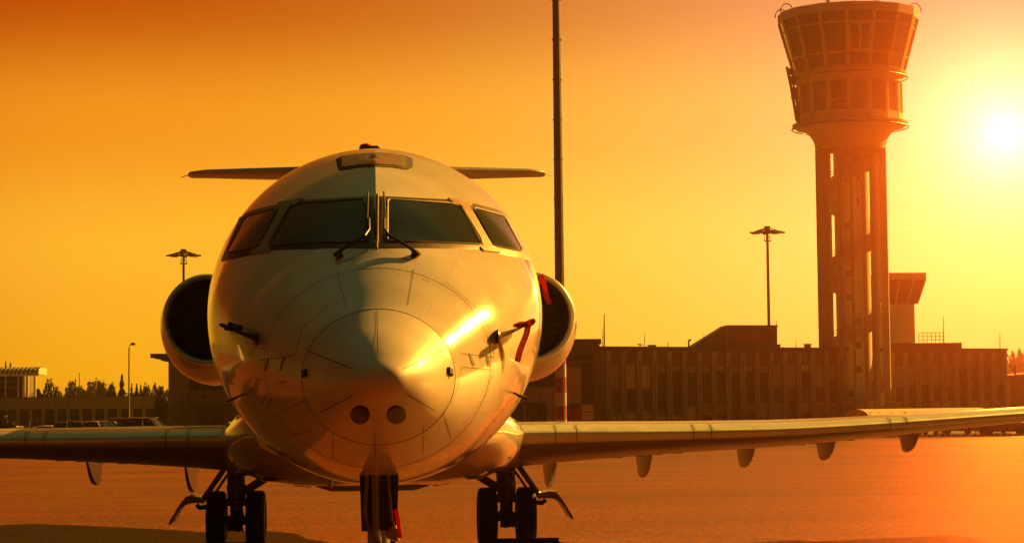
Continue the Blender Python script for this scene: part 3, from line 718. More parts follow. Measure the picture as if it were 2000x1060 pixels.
# ------------------------------------------------------------------ control tower
Z3 = Vector((0,0,1))
TY = 166.0
tc_ = at(1671, 780, TY); TX = tc_.x; TG = gz(TY)
tower = empty('control_tower', (TX, TY, TG))
tag(tower, 'tall concrete control tower with glazed flared cab and spiral stair', 'tower')
PXM = FPX/(TY-CAM.y)                       # pixels per metre at the tower
tz = lambda v, r=0: zat(v, TY-r, 1671)
C0 = lambda z: Vector((TX, TY, z))
def polar(a, r, z): return Vector((TX+r*math.sin(a), TY-r*math.cos(a), z))
# shaft: inner core, ring of columns, spiral stair between them
zsh = tz(278,3)
m = MB(); m.loft([hring(C0(z), 1.50, 24) for z in (TG, zsh+.5)]); core = m.build('stair_core', MT['tower_panel'], tower, 40)
for a_, wd, dp in ((-71,.5,.60),(-35,.22,.30),(-13.5,.26,.4),(6,.32,.5),(26.5,.26,.4),(34,.12,.2),(70,.5,.60),(110,.5,.6),(147,.2,.3),(163,.3,.5),(186,.3,.5),(211,.2,.3),(250,.5,.6)):
    a = R(a_); e = Vector((math.cos(a), math.sin(a), 0)); n = Vector((math.sin(a), -math.cos(a), 0)); m = MB()
    O = C0(0)+n*2.74; m.fbox((O, e, n), -wd/2, wd/2, -dp/2, dp/2, TG, zsh+.4); m.build('column', MT['concrete'], tower)
pitch = 157/PXM; H_ = zsh-TG; turns = H_/pitch
a_start = R(-60)
nseg = int(turns*28)
m = MB(); rings = []
for i in range(nseg+1):
    a = a_start+2*math.pi*i/28; z = TG+pitch*i/28+.2
    rings.append([polar(a,1.48,z), polar(a,2.60,z), polar(a,2.60,z+1.05), polar(a,2.54,z+1.05), polar(a,2.54,z+.28), polar(a,1.48,z+.28)])
m.loft(rings); stair = m.build('spiral_stair', MT['tower_concrete'], tower)
for k_ in range(2):
    m = MB(); rr = []
    m.tube([polar(a_start+2*math.pi*i/28, 2.57, TG+pitch*i/28+1.45+.25*k_) for i in range(nseg+1)], .03, 5); m.build('handrail', MT['steel_grey'], stair)
# panel joints on the core and small openings
for i in range(12):
    z = TG+H_*i/12+1; a = R(random.choice((-25,-4,16))); m = MB(); e = Vector((math.cos(a), math.sin(a), 0)); n = Vector((math.sin(a), -math.cos(a), 0))
    m.fbox((C0(0)+n*1.48, e, n), -.3, .3, -.02, .035, z, z+.55); m.build('core_vent', MT['dark_panel'], core)
# flare under the drum
m = MB(); zf0, zf1 = tz(285,3), tz(238,4.5); rings = []
for i in range(13):
    t = i/12; z = zf0+(zf1-zf0)*t; r = 3.02+1.6*(1-math.sqrt(max(0, 1-t*t)))
    rings.append(hring(C0(z), r, 48))
m.loft(rings, False, True); m.loft([hring(C0(zf0), 3.02, 48), hring(C0(zf0), 2.5, 48)], False, False); m.build('flared_head', MT['tower_concrete'], tower, 40)
for a_ in (-24,-8,9,25):
    a = R(a_); e = Vector((math.cos(a), math.sin(a), 0)); n = Vector((math.sin(a), -math.cos(a), 0)); z = tz(270,3); m = MB()
    m.fbox((C0(0)+n*3.0, e, n), -.28, .28, -.1, .12, z, z+.55); o = m.build('vent_box', MT['tower_panel'], tower)
    m = MB(); m.fbox((C0(0)+n*3.0, e, n), -.16, .12, .10, .135, z+.15, z+.45); m.build('vent_opening', MT['dark_panel'], o)
# drum of sixteen facets
A0 = R(8.7); r_d = 4.56; za, zb = tz(229,4.6), tz(137,4.6)
Vt = lambda i, r, z: polar(A0+2*math.pi*i/16, r, z)
m = MB(); m.loft([[Vt(i, r_d-.14, z) for i in range(16)] for z in (za, zb)]); drum = m.build('drum_wall', MT['dark_panel'], tower)
def facet(m, P, s0, s1, t0, t1, d0, d1):
    """slab on a facet with corners P (bl, br, tr, tl), fractions across and up, depth out from d0 to d1"""
    bl, br, tr, tl = P; n = (br-bl).cross(tl-bl).normalized()
    if n.dot(((bl+tr)/2)-Vector((TX,TY,((bl+tr)/2).z))) < 0: n = -n
    q = lambda s, t: (bl*(1-s)+br*s)*(1-t)+(tl*(1-s)+tr*s)*t
    c = [q(s0,t0), q(s1,t0), q(s1,t1), q(s0,t1)]
    return m.loft([[p+n*d0 for p in c], [p+n*d1 for p in c]])
for i in range(16):
    P = (Vt(i,r_d,za), Vt(i+1,r_d,za), Vt(i+1,r_d,zb), Vt(i,r_d,zb))
    m = MB(); facet(m,P,.01,.99,0,.19,-.1,0); facet(m,P,.01,.99,.83,1,-.1,0); facet(m,P,.01,.11,.19,.83,-.1,0); facet(m,P,.89,.99,.19,.83,-.1,0)
    pn = m.build('cladding_panel', MT['tower_panel'], tower)
    m = MB(); facet(m,P,.11,.89,.19,.83,-.13,-.07); mt = 'window_dark' if i in (14,6) else 'drum_glazing'
    wn = m.build('drum_window', MT[mt], pn)
    if i == 14:
        m = MB(); facet(m,P,.14,.86,.30,.315,-.05,-.02); facet(m,P,.14,.86,.40,.415,-.05,-.02); m.build('window_rail', MT['tower_panel'], pn)
# walkways with rails
for z, nm in ((tz(229,5),'lower_walkway'),(tz(131,5),'upper_walkway')):
    m = MB(); m.loft([hring(C0(z-.12), 4.3, 48), hring(C0(z-.12), 4.95, 48), hring(C0(z+.06), 4.98, 48), hring(C0(z+.06), 4.3, 48)], False, False); wk = m.build(nm, MT['tower_concrete'], tower, 30)
    m = MB(); m.tube([polar(2*math.pi*i/48, 5.02, z-.32) for i in range(49)], .05, 6, False); m.build('ring_rail', MT['steel_grey'], wk)
    for i in range(16):
        m = MB(); m.bar(Vt(i,4.6,z-.1), Vt(i,5.02,z-.32), .06, .06); m.build('bracket', MT['steel_grey'], wk)
# flared glass cab
zc0, zc1, zc2 = tz(129,4.7), tz(19,6), tz(2,6)-.5; r0, r1 = 4.72, 5.98
m = MB(); m.loft([hring(C0(zc0+.05), 4.2, 32), hring(C0(zc0+1.0), 4.25, 32)]); m.build('cab_floor', MT['dark_panel'], tower)
m = MB(); m.loft([hring(C0(zc0+1.0), .9, 16), hring(C0(zc1+.4), .9, 16)]); m.build('cab_column', MT['dark_panel'], tower)
rows = [0, .245, .30, .80, .835, 1.0]
for i in range(16):
    P = (Vt(i,r0,zc0), Vt(i+1,r0,zc0), Vt(i+1,r1,zc1), Vt(i,r1,zc1))
    m = MB(); m.bar(P[0], P[3], .26, .20, upv=(P[0]-C0(P[0].z))); ml = m.build('cab_mullion', MT['tower_concrete'], tower)
    m = MB()
    for t0, t1 in ((-.01,.035),(.25,.285),(.795,.82)):
        m = MB(); facet(m,P,.06,.94,t0,t1,-.08,.03); m.build('cab_transom', MT['tower_concrete'], ml)
    for t0, t1 in ((.035,.25),(.285,.795),(.82,1.0)):
        m = MB(); facet(m,P,.05,.95,t0,t1,-.03,0); m.build('cab_pane', MT['cab_glass'], ml)
    if i in (15, 7):
        m = MB(); facet(m,P,.07,.93,.285,.32,0,.06); facet(m,P,.07,.93,.765,.795,0,.06); facet(m,P,.07,.12,.285,.795,0,.06); facet(m,P,.88,.93,.285,.795,0,.06); facet(m,P,.46,.54,.285,.795,0,.06); m.build('casement_frame', MT['tower_concrete'], ml)
    Q = (Vt(i,r1+.06,zc1-.02), Vt(i+1,r1+.06,zc1-.02), Vt(i+1,r1+.10,zc2+.5), Vt(i,r1+.10,zc2+.5))
    m = MB(); facet(m,Q,.005,.995,0,1,-.3,0); m.build('roof_fascia', MT['tower_concrete'], tower)
m = MB(); m.loft([hring(C0(zc1-.05), 5.6, 32), hring(C0(zc2+.35), 5.7, 32)]); m.build('cab_roof', MT['dark_panel'], tower)
for a_ in (-78, 74, 100, -105):
    m = MB(); p = polar(R(a_), 5.75, zc2+.5); e = Vector((1,0,0)); m.tube([p+e*.55*math.cos(t)*1.0+Z3*(.75*math.sin(t)-.1) for t in [math.pi*i/12 for i in range(13)]], .05, 6); m.build('roof_hoop', MT['steel_grey'], tower)
for a_, r, h in ((-60,2.5,3.5),(-50,2.8,2.5),(-45,3,4),(60,2.5,3),(20,1,5),(48,3,2.6)):
    m = MB(); p = polar(R(a_), r, zc2+.3); m.tube([p, p+Z3*h], .05, 6); m.build('roof_antenna', MT['steel_grey'], tower)
# antenna gantry on the shaded flank of the drum
m = MB(); J = lambda u, v, dy=0: at(u, v, TY+dy)
m.tube([J(1537,131),(J(1545,170)),(J(1556,235)),J(1566,247)], .13, 6); m.tube([J(1547,150,.6),J(1556,200,.6),J(1562,240,.6)], .10, 6)
for v in range(135, 246, 9):
    x = 1537+(v-131)*.21; m.tube([J(x,v), J(x+12,v+5,.6)], .05, 5); m.tube([J(x-2.5,v), J(x+4,v+1)], .04, 5)
m.tube([J(1545,140),J(1566,141)], .07, 5); m.tube([J(1553,190),J(1570,188)], .07, 5); m.tube([J(1558,236),J(1572,236)], .07, 5)
ga = m.build('antenna_gantry', MT['dark_metal'], tower)
for (u, v, w_, h) in ((1552,183,.55,1.0),(1549,157,.45,.7),(1560,213,.4,.8),(1562,232,.5,.7),(1545,140,.3,.5)):
    p = J(u, v, -.2); m = MB(); m.box(p.x-w_/2, p.x+w_/2, p.y-.2, p.y+.2, p.z-h/2, p.z+h/2); m.build('antenna_box', MT['dark_metal'], ga)

# ------------------------------------------------------------------ terminal wing with ribbed facade
def frame(pA, pB):
    es = Vector((pB.x-pA.x, pB.y-pA.y, 0)); Ln = es.length; es.normalize(); en = Vector((es.y, -es.x, 0))
    return (Vector((pA.x, pA.y, 0)), es, en), Ln
tA, tB = at(1163, 780, 153), at(1966, 780, 173.5)
F, LT = frame(tA, tB); zg = -1.25; zr = 5.95
term = empty('terminal_building', (tA+(tB-tA)*.5)*1.0); term.location.z = zg; ORG[term].z = zg
tag(term, 'long two-storey brown building with ribbed facade behind the tower', 'building')
m = MB(); m.fbox(F, .02, LT-.02, -14, -.25, zg, zr-.06); m.build('wall', MT['facade_brown'], term)
m = MB(); m.fbox(F, -.15, LT+.15, -14.2, .22, zr-.05, zr+.12); m.fbox(F, -.1, LT+.1, -14.1, .12, zr-.22, zr-.06); m.build('roof', MT['dark_panel'], term)
m = MB(); m.fbox(F, 0, 1.0, -.25, .16, zg, zr-.22); m.build('end_pier', MT['facade_brown'], term)
m = MB(); m.fbox(F, LT-.35, LT, -.25, .18, zg, zr-.22); m.build('end_pier', MT['facade_beige'], term)
NB = 29; s0 = 1.0; bw = (LT-1.35)/NB
rb = random.Random(4)
for i in range(NB):
    a = s0+i*bw; p0, p1 = a+.0*bw, a+.30*bw
    m = MB(); m.fbox(F, p0, p0+.11*bw, -.25, .16, zg, zr-.22); m.fbox(F, p0+.19*bw, p1, -.25, .16, zg, zr-.22); m.fbox(F, p0+.11*bw, p0+.19*bw, -.25, .05, zg, zr-.22)
    m.prism([F[0]+F[1]*p0+F[2]*.16+Z3*(zr-.9), F[0]+F[1]*p1+F[2]*.16+Z3*(zr-.9), F[0]+F[1]*p1+F[2]*.2+Z3*(zr-.3), F[0]+F[1]*p0+F[2]*.2+Z3*(zr-.3)], -F[2]*.1)
    m.build('rib', MT['facade_beige'], term)
    m = MB(); m.fbox(F, p1, a+bw, -.25, .0, zr-1.35, zr-.23); m.build('fascia_panel', MT['facade_brown'], term)
    m = MB(); m.fbox(F, p1, a+bw, -.25, -.05, 1.55, 2.65); m.build('spandrel', MT['dark_panel'], term)
    # upper window with blind drawn to its own height, lower window
    m = MB(); m.fbox(F, p1, a+bw, -.25, -.12, 2.66, zr-1.36); wi = m.build('window', MT['window_dark'], term)
    h = rb.choice((1.0,1.0,.85,.3,.25,.3,.6,.62,1.0,0)) if i < 17 else rb.choice((1,1,.9,.95,1,.7))
    if i in (0,1,2): h = (.97,1,1)[i]
    if i in (3,4,5,6): h = .3
    if 25 <= i <= 27: h = 0
    if h > 0:
        m = MB(); zt = zr-1.40; m.fbox(F, p1+.05, a+bw-.05, -.12, -.09, zt-(zt-2.7)*h, zt); m.build('blind', MT['window_pale'] if i in (1,2,13) else MT['window_blind'], wi)
    m = MB(); m.fbox(F, p1, a+bw, -.25, -.12, zg, 1.54); wi = m.build('window', MT['window_dark'], term)
    if i < 6:
        zt = (.95,1.15,1.2,.9,.9,1.45)[i]
        m = MB(); m.fbox(F, p1+.03, a+bw-.03, -.12, -.09, zg, zt-.45); m.build('pane_reflection', MT['window_pale'], wi)  # pale panel painted in place of sunlit reflections in the lower panes
        m = MB(); m.fbox(F, p1+.03, a+bw-.03, -.12, -.07, zt-.40, zt-.30); m.build('window_rail', MT['roof_cream'], wi)
    elif rb.random() < .6:
        m = MB(); m.fbox(F, p1+.05, a+bw-.05, -.12, -.09, rb.uniform(-.6,.8), 1.45); m.build('blind', MT['window_blind'], wi)
    if rb.random() < .8:
        m = MB(); m.fbox(F, p1, a+bw, -.12, -.08, 4.55, 4.6); m.build('glazing_bar', MT['facade_brown'], term)
# rooftop plant room with sloping flank
P = lambda u, v, back=0: at(u, v, 160+back)
q = [P(1352,679), P(1420,636), P(1518,636), P(1518,681)]
m = MB(); m.prism(q, (0,3,0)); ph = m.build('plant_room', MT['facade_brown'], term)
m = MB(); m.prism([a-Vector((0,.12,0)) for a in (P(1350,678),P(1420,634.6),P(1519.5,634.6),P(1519.5,637),P(1420.5,637),P(1356,677.5))], (0,3.2,0)); m.build('roof_trim', MT['dark_panel'], ph)
m = MB(); m.prism([a-Vector((0,.06,0)) for a in (P(1418.5,637),P(1420.5,637),P(1420.5,678),P(1418.5,678))], (0,.05,0)); m.build('corner_trim', MT['facade_beige'], ph)
for i in range(14):
    u = 1432+i*4.6; m = MB(); m.prism([a-Vector((0,.06,0)) for a in (P(u,649),P(u+3.4,649),P(u+3.4,666),P(u,666))], (0,.05,0)); m.build('louvre', MT['mast_red'], ph)
for v in (652,656,660): 
    m = MB(); m.prism([a-Vector((0,.06,0)) for a in (P(1498,v),P(1507,v),P(1507,v+1.6),P(1498,v+1.6))], (0,.05,0)); m.build('louvre', MT['dark_panel'], ph)
# roof furniture
def roofpole(u, v0, Y, wd=.05, name='roof_mast', label='', cat='mast', vb=682, grp=None):
    a, b = at(u, vb, Y), at(u, v0, Y); m = MB(); m.tube([a, a+(b-a)*.6, b], [wd, wd*.8, wd*.5], 6); o = m.build(name, MT['dark_metal']); tag(o, label, cat, grp); return o
G = 'aerials on the rooftops'
roofpole(1180,613,156,.07,'roof_aerial','tallest roof aerial, at the corner beside the engine','aerial',688,G)
roofpole(1176.5,640,158,.03,'roof_aerial','hair-thin roof aerial just beside the tallest corner aerial','aerial',688,G)
roofpole(1259,649,158,.035,'roof_aerial','thin roof aerial beside the satellite dish','aerial',682,G)
roofpole(1304.5,667,158,.05,'roof_aerial','short stub aerial midway between dish and plant room','aerial',682,G)
roofpole(1374,650,163,.03,'roof_aerial','thin aerial rising behind the sloping plant room flank','aerial',682,G)
roofpole(1516.5,624,166,.03,'roof_aerial','thin aerial at the flat corner of the plant room','aerial',640,G)
roofpole(1555,662,163,.035,'roof_aerial','thin aerial on the roof between plant room and tower','aerial',682,G)
roofpole(1843,618,182,.05,'roof_aerial','tall aerial at the roof railing right of the tower','aerial',682,G)
roofpole(1953,650,171,.04,'roof_aerial','lone aerial at the far right roof corner','aerial',684,G)
m = MB(); a, b = at(1345,682,160), at(1345,664,160); m.tube([a, b], .07, 6); m.bar(b, b+Vector((.22,0,0)), .12, .14); tag(m.build('roof_camera', MT['dark_metal']), 'small camera on a post at the roof edge left of the plant room', 'camera')
e = at(1250,681,158); dish = empty('satellite_dish', e); tag(dish, 'satellite dish tilted skyward on the ribbed building roof', 'dish')
m = MB(); c = at(1250,673,158); rr = [[c+Vector((r*math.cos(t)*1.0+.0, -.3*r*math.sin(t), .18*r*math.sin(t)-.10*r*math.cos(t)+.15*r*r*2)) for t in [2*math.pi*i/20 for i in range(20)]] for r in (.02,.15,.28)]
m.loft(rr, True, False); m.build('reflector', MT['steel_grey'], dish, 40)
m = MB(); m.tube([e-Vector((0,0,.15)), c], .04, 6); m.build('stand', MT['dark_metal'], dish)
for u0, u1, v, lab in ((1268,1281,673,'low dark roof box beside the satellite dish'),(1184,1191,676,'tiny dark roof box at the corner of the ribbed building'),(1574,1584,671,'dark roof cowl with bright slots left of the tower'),(1519,1524,672,'small dark vent against the plant room wall')):
    a, b = at(u0, v, 158), at(u1, 683, 158); m = MB(); m.box(a.x, b.x, 158, 158.7, b.z-.05, a.z-.08); m.box(a.x-.06, b.x+.06, 157.94, 158.76, a.z-.08, a.z); tag(m.build('roof_box', MT['dark_metal']), lab, 'roof vent', 'boxes on the ribbed building roof')
# roof deck with railing at the right
m = MB(); D0 = at(1700,672,172); D1 = at(1866,672,172); m.box(D0.x, D1.x, 170, 180, 5.7, 6.55); m.build('roof_upstand', MT['dark_panel'], term)
rl = empty('roof_railing', (at(1820,672,171).x, 171, 6.55)); tag(rl, 'steel railing on the roof right of the old tower', 'railing')
a, b = at(1795,672,171), at(1844,672,171)
for i in range(7):
    m = MB(); x = a.x+(b.x-a.x)*i/6; m.tube([Vector((x,171,6.5)), Vector((x,171,7.5))], .03, 5); m.build('post', MT['dark_metal'], rl)
for z in (7.48,7.15,6.85):
    m = MB(); m.tube([Vector((a.x,171,z)), Vector((b.x,171,z))], .025, 5); m.build('rail', MT['dark_metal'], rl)
# old low tower behind
OY = 190; o0, o1 = xat(1722,OY,600), xat(1786,OY,600); old = empty('old_tower', ((o0+o1)/2, OY+2.5, gz(OY))); tag(old, 'small square older tower with slanted cab windows behind the control tower', 'tower')
zz = lambda v: zat(v, OY, 1765)
m = MB(); m.box(o0, o1, OY, OY+5, gz(OY), zz(591)); m.build('shaft', MT['tower_panel'], old)
q0 = [(o0-.1,OY-.05),(o1+.35,OY-.05),(o1+.35,OY+5.3),(o0-.1,OY+5.3)]; q1 = [(o0-.1,OY-.5),(o1+1.1,OY-.5),(o1+1.1,OY+5.8),(o0-.1,OY+5.8)]
m = MB(); m.loft([[Vector((x,y,zz(593))) for x, y in q0],[Vector((x,y,zz(546))) for x, y in q1]]); cb = m.build('cab_window', MT['window_dark'], old)
m = MB(); m.loft([[Vector((x,y,zz(546))) for x, y in q1],[Vector((x,y,zz(533))) for x, y in q1]]); m.build('cab_roof', MT['tower_concrete'], old)
for t in (.0,.40,.72,.985):
    m = MB(); a = Vector((q0[0][0]+(q0[1][0]-q0[0][0])*t, q0[0][1]-.03, zz(593))); b = Vector((q1[0][0]+(q1[1][0]-q1[0][0])*t, q1[0][1]-.03, zz(546))); m.bar(a, b, .14, .12, upv=(0,-1,0)); m.build('mullion', MT['tower_panel'], cb)

# ------------------------------------------------------------------ building behind the aircraft
hA, hB = at(329, 780, 139), at(1164, 780, 139)
F2, LH = frame(hA, hB); zg2 = gz(139)-.02
hb = empty('operations_building', ((hA.x+hB.x)/2, 139, zg2)); tag(hb, 'beige panelled building with roof canopy behind the aircraft', 'building')
S = lambda u: xat(u, 139, 760)-hA.x
zv = lambda v, u=400: zat(v, 139, u)
m = MB(); m.fbox(F2, 0, S(369), -9, 0, zg2, zv(697)); m.build('stair_block', MT['facade_beige'], hb)
m = MB(); m.fbox(F2, S(369), S(1090), -9, -.02, zg2, zv(762)); m.build('wall', MT['facade_beige'], hb)
m = MB(); m.fbox(F2, S(369), S(1090), -9, -.6, zv(762), zv(700)); m.build('upper_wall', MT['dark_panel'], hb)
m = MB(); m.fbox(F2, -1.25, S(470), -9.5, .35, zv(698,330), zv(693.5,330)+.12); m.fbox(F2, -.5, S(470), -9.2, .2, zv(704,330), zv(698,330)); m.build('roof_canopy', MT['dark_panel'], hb)
for i in range(9):
    u = 372+i*14; m = MB(); m.fbox(F2, S(u), S(u+9), -.6, -.55, zv(759), zv(735)); wi = m.build('window', MT['window_dark'], hb); m = MB(); m.fbox(F2, S(u+4), S(u+4.8), -.55, -.5, zv(759), zv(735)); m.build('glazing_bar', MT['steel_grey'], wi)
for (u0, u1, v0, v1) in ((387,437,797,833),(1000,1022,788,826),(1027,1068,788,826)):
    m = MB(); m.fbox(F2, S(u0), S(u1), -.02, .01, zv(v1,u0), zv(v0,u0)); wi = m.build('window', MT['window_dark'], hb)
    for k_ in range(1,5):
        uu = u0+(u1-u0)*k_/5; m = MB(); m.fbox(F2, S(uu)-.02, S(uu)+.02, .01, .03, zv(v1,u0), zv(v0,u0)); m.build('glazing_bar', MT['facade_brown'], wi)
    m = MB(); m.fbox(F2, S(u0)-.06, S(u1)+.06, .0, .06, zv(v0,u0), zv(v0,u0)+.08); m.build('lintel', MT['facade_brown'], wi)
# cladding joints: recessed dark strips between the panels
for u in (341,355,369,384,400,416,432,448,464,480,1005,1030,1055,1080):
    m = MB(); m.fbox(F2, S(u)-.012, S(u)+.012, -.03, .004, zg2, zv(764)); m.build('cladding_joint', MT['dark_panel'], hb)
for v in (754,775,790):
    m = MB(); m.fbox(F2, .02, S(500), -.03, .005, zv(v)-.012, zv(v)+.012); m.build('cladding_joint', MT['dark_panel'], hb)
# glazed entrance bay next to the ribbed building
m = MB(); m.fbox(F2, S(1090), LH+.4, -8, -.5, zg2, zv(690,1140)); m.build('entrance_wall', MT['facade_brown'], hb)
m = MB(); m.fbox(F2, S(1090), S(1174), -2, .5, zv(672,1140), zv(662,1140)); m.fbox(F2, S(1095), S(1172), -1.5, .1, zv(689,1140), zv(673,1140)); m.build('entrance_canopy', MT['dark_panel'], hb)
for i, (u0, u1, v0, v1, mt) in enumerate(((1124,1160,692,704,'window_dark'),(1138,1160,707,787,'window_dark'),(1108,1136,716,787,'facade_beige'),(1137,1160,790,803,'window_pale'),(1137,1160,805,820,'window_pale'),(1112,1135,797,830,'mast_red'))):
    m = MB(); m.fbox(F2, S(u0), S(u1), -.5, -.42, zv(v1,1140), zv(v0,1140)); m.build('window' if i != 2 else 'pier', MT[mt], hb)
m = MB(); m.fbox(F2, S(1090), S(1160), -.5, -.35, zv(706.5,1140), zv(704.5,1140)); m.build('transom', MT['steel_grey'], hb)

# ------------------------------------------------------------------ masts and lamps
def floodmast(u, vtop, vb, Y, hw, label, detail=True):
    b0 = at(u, vb, Y); zt = zat(vtop, Y, u); e = empty('floodlight_mast', (b0.x, Y, gz(Y))); tag(e, label, 'light mast', 'floodlight masts')
    x = b0.x; m = MB(); m.tube([(x,Y,gz(Y)),(x,Y,zt)], [.16*hw, .11*hw], 10); m.build('pole', MT['steel_grey'], e, 50)
    m = MB(); m.tube([(x,Y,zt-.55*hw),(x,Y,zt+.1*hw)], .26*hw, 10); m.build('winch_head', MT['dark_metal'], e, 40)
    z1 = zt-.35*hw; r = 1.2*hw
    m = MB(); m.tube([(x+r*.62*math.cos(t),Y+r*.62*math.sin(t),z1+.05) for t in [2*math.pi*i/16 for i in range(17)]], .045*hw, 6, False)
    for i in range(8):
        t = 2*math.pi*i/8; m.tube([(x,Y,zt),(x+r*.9*math.cos(t),Y+r*.9*math.sin(t),z1)], .04*hw, 5); m.tube([(x,Y,z1-.1),(x+r*.8*math.cos(t),Y+r*.8*math.sin(t),z1-.1)], .04*hw, 5)
    m.build('lamp_ring', MT['dark_metal'], e)
    for i in range(8):
        t = 2*math.pi*i/8; c = Vector((x+r*math.cos(t), Y+r*math.sin(t), z1-.16*hw)); d_ = Vector((math.cos(t), math.sin(t), 0)); s_ = Vector((-d_.y, d_.x, 0))
        m = MB(); m.loft([[c+d_*a*hw+s_*b*hw+Z3*z for a, b in ((-.3,-.22),(.3,-.14),(.3,.14),(-.3,.22))] for z in (0,.13*hw)]); m.build('floodlight', MT['dark_metal'], e)
    m = MB(); m.tube([(x-.25*hw,Y,z1-.8*hw),(x-.2*hw,Y,z1-.3*hw)], .035*hw, 5); m.tube([(x+.25*hw,Y,z1-.8*hw),(x+.2*hw,Y,z1-.3*hw)], .035*hw, 5); m.tube([(x-.3*hw,Y,z1-.8*hw),(x+.3*hw,Y,z1-.8*hw)], .05*hw, 5); m.build('winch_cage', MT['dark_metal'], e)
floodmast(359, 489, 780, 170, 1.0, 'floodlight mast rising behind the shaded engine on the left')
floodmast(1502, 444, 640, 172, 1.05, 'floodlight mast between the aircraft and the control tower')
# tall mast close behind the wing, red and white at its foot
MY = 108; mx = xat(1096, MY, 800); mg = gz(MY)
e = empty('apron_mast', (mx, MY, mg)); tag(e, 'tall dark apron mast with red and white banded foot behind the wing', 'mast')
zb = lambda v: zat(v, MY, 1096)
m = MB(); m.tube([(mx,MY,zb(690)),(mx,MY,zb(300)),(mx,MY,zb(-60))], [.29,.255,.225], 16); m.build('pole', MT['dark_metal'], e, 50)
m = MB(); m.bar((mx+.13,MY-.25,mg),(mx+.10,MY-.22,zb(-60)), .09, .09); m.build('cable_duct', MT['steel_grey'], e)
cuts = [640,710,737,766,792,818,846,880]
for i in range(len(cuts)-1):
    z1, z0 = zb(cuts[i]), max(mg, zb(cuts[i+1])); m = MB(); m.loft([hring((mx,MY,z), .315, 20) for z in (z0+.003, z1-.003)]); m.build('painted_band', MT['mast_red' if i % 2 == 0 else 'mast_white'], e, 40)
for v in range(0, 640, 78):
    m = MB(); z = zb(v); m.loft([hring((mx,MY,z-.04), .29, 16), hring((mx,MY,z+.04), .29, 16)]); m.build('collar', MT['dark_metal'], e, 40)
# street lamp on the left
LY = 150; lx = xat(252, LY); e = empty('street_lamp', (lx, LY, gz(LY))); tag(e, 'slim street lamp with a bent arm before the low garages', 'street lamp')
zt = zat(673, LY, 252); m = MB(); m.tube([(lx,LY,gz(LY)),(lx,LY,zt-.25),(lx+.06,LY,zt-.05),(lx+.2,LY,zt+.03)], [.075,.05,.045,.04], 8); m.build('pole', MT['steel_grey'], e, 50)
m = MB(); m.loft([ringpts((0,0,0),.01,.01,10)] and [[Vector((lx+.12+a, LY+.14*s*math.cos(t), zt+.06+.11*s*math.sin(t))) for t in [2*math.pi*i/10 for i in range(10)]] for a, s in ((0,.3),(.08,.9),(.22,1),(.34,.7),(.38,.2))]); m.build('lamp_head', MT['dark_metal'], e, 50)

# ------------------------------------------------------------------ garages and pavilion on the left
gA, gB = at(-60, 800, 172), at(305, 800, 172); F3, LG = frame(gA, gB); zg3 = -1.22
gar = empty('garage_row', ((gA.x+gB.x)/2, 172, zg3)); tag(gar, 'long low row of garages with panelled parapet on the left', 'building')
zq = lambda v: zat(v, 172, 150); S3 = lambda u: xat(u, 172, 800)-gA.x
m = MB(); m.fbox(F3, 0, LG, -4, -.2, zg3, zq(776)); m.build('wall', MT['facade_beige'], gar)
m = MB(); m.fbox(F3, -.1, LG+.08, -4.1, .08, zq(775.6), zq(774)); m.build('coping', MT['steel_grey'], gar)
u = 305-24.6
while u > -60:
    m = MB(); m.fbox(F3, S3(u)+.015, S3(u+24.6)-.015, -.2, 0, zq(787), zq(776)); m.build('parapet_panel', MT['facade_beige'], gar)
    m = MB(); m.fbox(F3, S3(u)+.015, S3(u+24.6)-.015, -.2, 0, zq(798), zq(787.6)); m.build('parapet_panel', MT['facade_beige'], gar)
    m = MB(); m.fbox(F3, S3(u-3), S3(u+4.2), -.2, -.01, zg3, zq(798.3)); m.build('pier', MT['facade_beige'], gar)
    dk = u > 60
    m = MB(); m.fbox(F3, S3(u+4.2), S3(u+21.6), -.2, -.14, zg3, zq(798.3)); dr_ = m.build('garage_door', MT['dark_panel' if dk else 'facade_brown'], gar)
    for j in range(1,5):
        m = MB(); z = zg3+(zq(798.3)-zg3)*j/5; m.fbox(F3, S3(u+4.2), S3(u+21.6), -.14, -.12, z, z+.03); m.build('door_rib', MT['facade_brown'], dr_)
    u -= 24.6
pY = 184; pv = empty('pavilion', (xat(20,pY), pY+2, -1.2)); tag(pv, 'glazed pavilion with ribbed barrel roof above the garages', 'building')
zp = lambda v: zat(v, pY, 40); X = lambda u: xat(u, pY, 760)
m = MB(); m.box(X(-60), X(48), pY, pY+5, -1.2, zp(731)); m.build('glass_wall', MT['window_dark'], pv)
for u in (11,36,45):
    m = MB(); m.box(X(u)-.07, X(u)+.07, pY-.08, pY-.005, zp(778), zp(731)); m.build('mullion', MT['facade_beige'], pv)
for v in (745,756):
    m = MB(); m.box(X(-60), X(36), pY-.07, pY-.01, zp(v)-.05, zp(v)+.05); m.build('transom', MT['facade_brown'], pv)
for u in (54.5,69):
    m = MB(); m.tube([(X(u),pY-.3,zp(778)),(X(u),pY-.3,zp(730))], .13, 10); m.build('post', MT['roof_cream'], pv, 40)
m = MB(); rings = []
for i in range(13):
    t = i/12; ang = math.pi/2*t; rings.append([Vector((x, pY-.9+1.5*(1-math.cos(ang)), zp(731)+(zp(717)-zp(731))*math.sin(ang))) for x in (X(-60), X(77)-.35*math.sin(ang)*1.2)]+[Vector((x, pY-.9+1.5*(1-math.cos(ang)), zp(731)-.15+(zp(717)-zp(731))*math.sin(ang))) for x in (X(77)-.42*math.sin(ang), X(-60))])
m.loft(rings); rf = m.build('barrel_roof', MT['roof_cream'], pv, 30)
m = MB(); m.box(X(-60), X(74), pY+.6, pY+5.5, zp(731), zp(717)); m.build('roof_back', MT['roof_cream'], pv)
u = -58
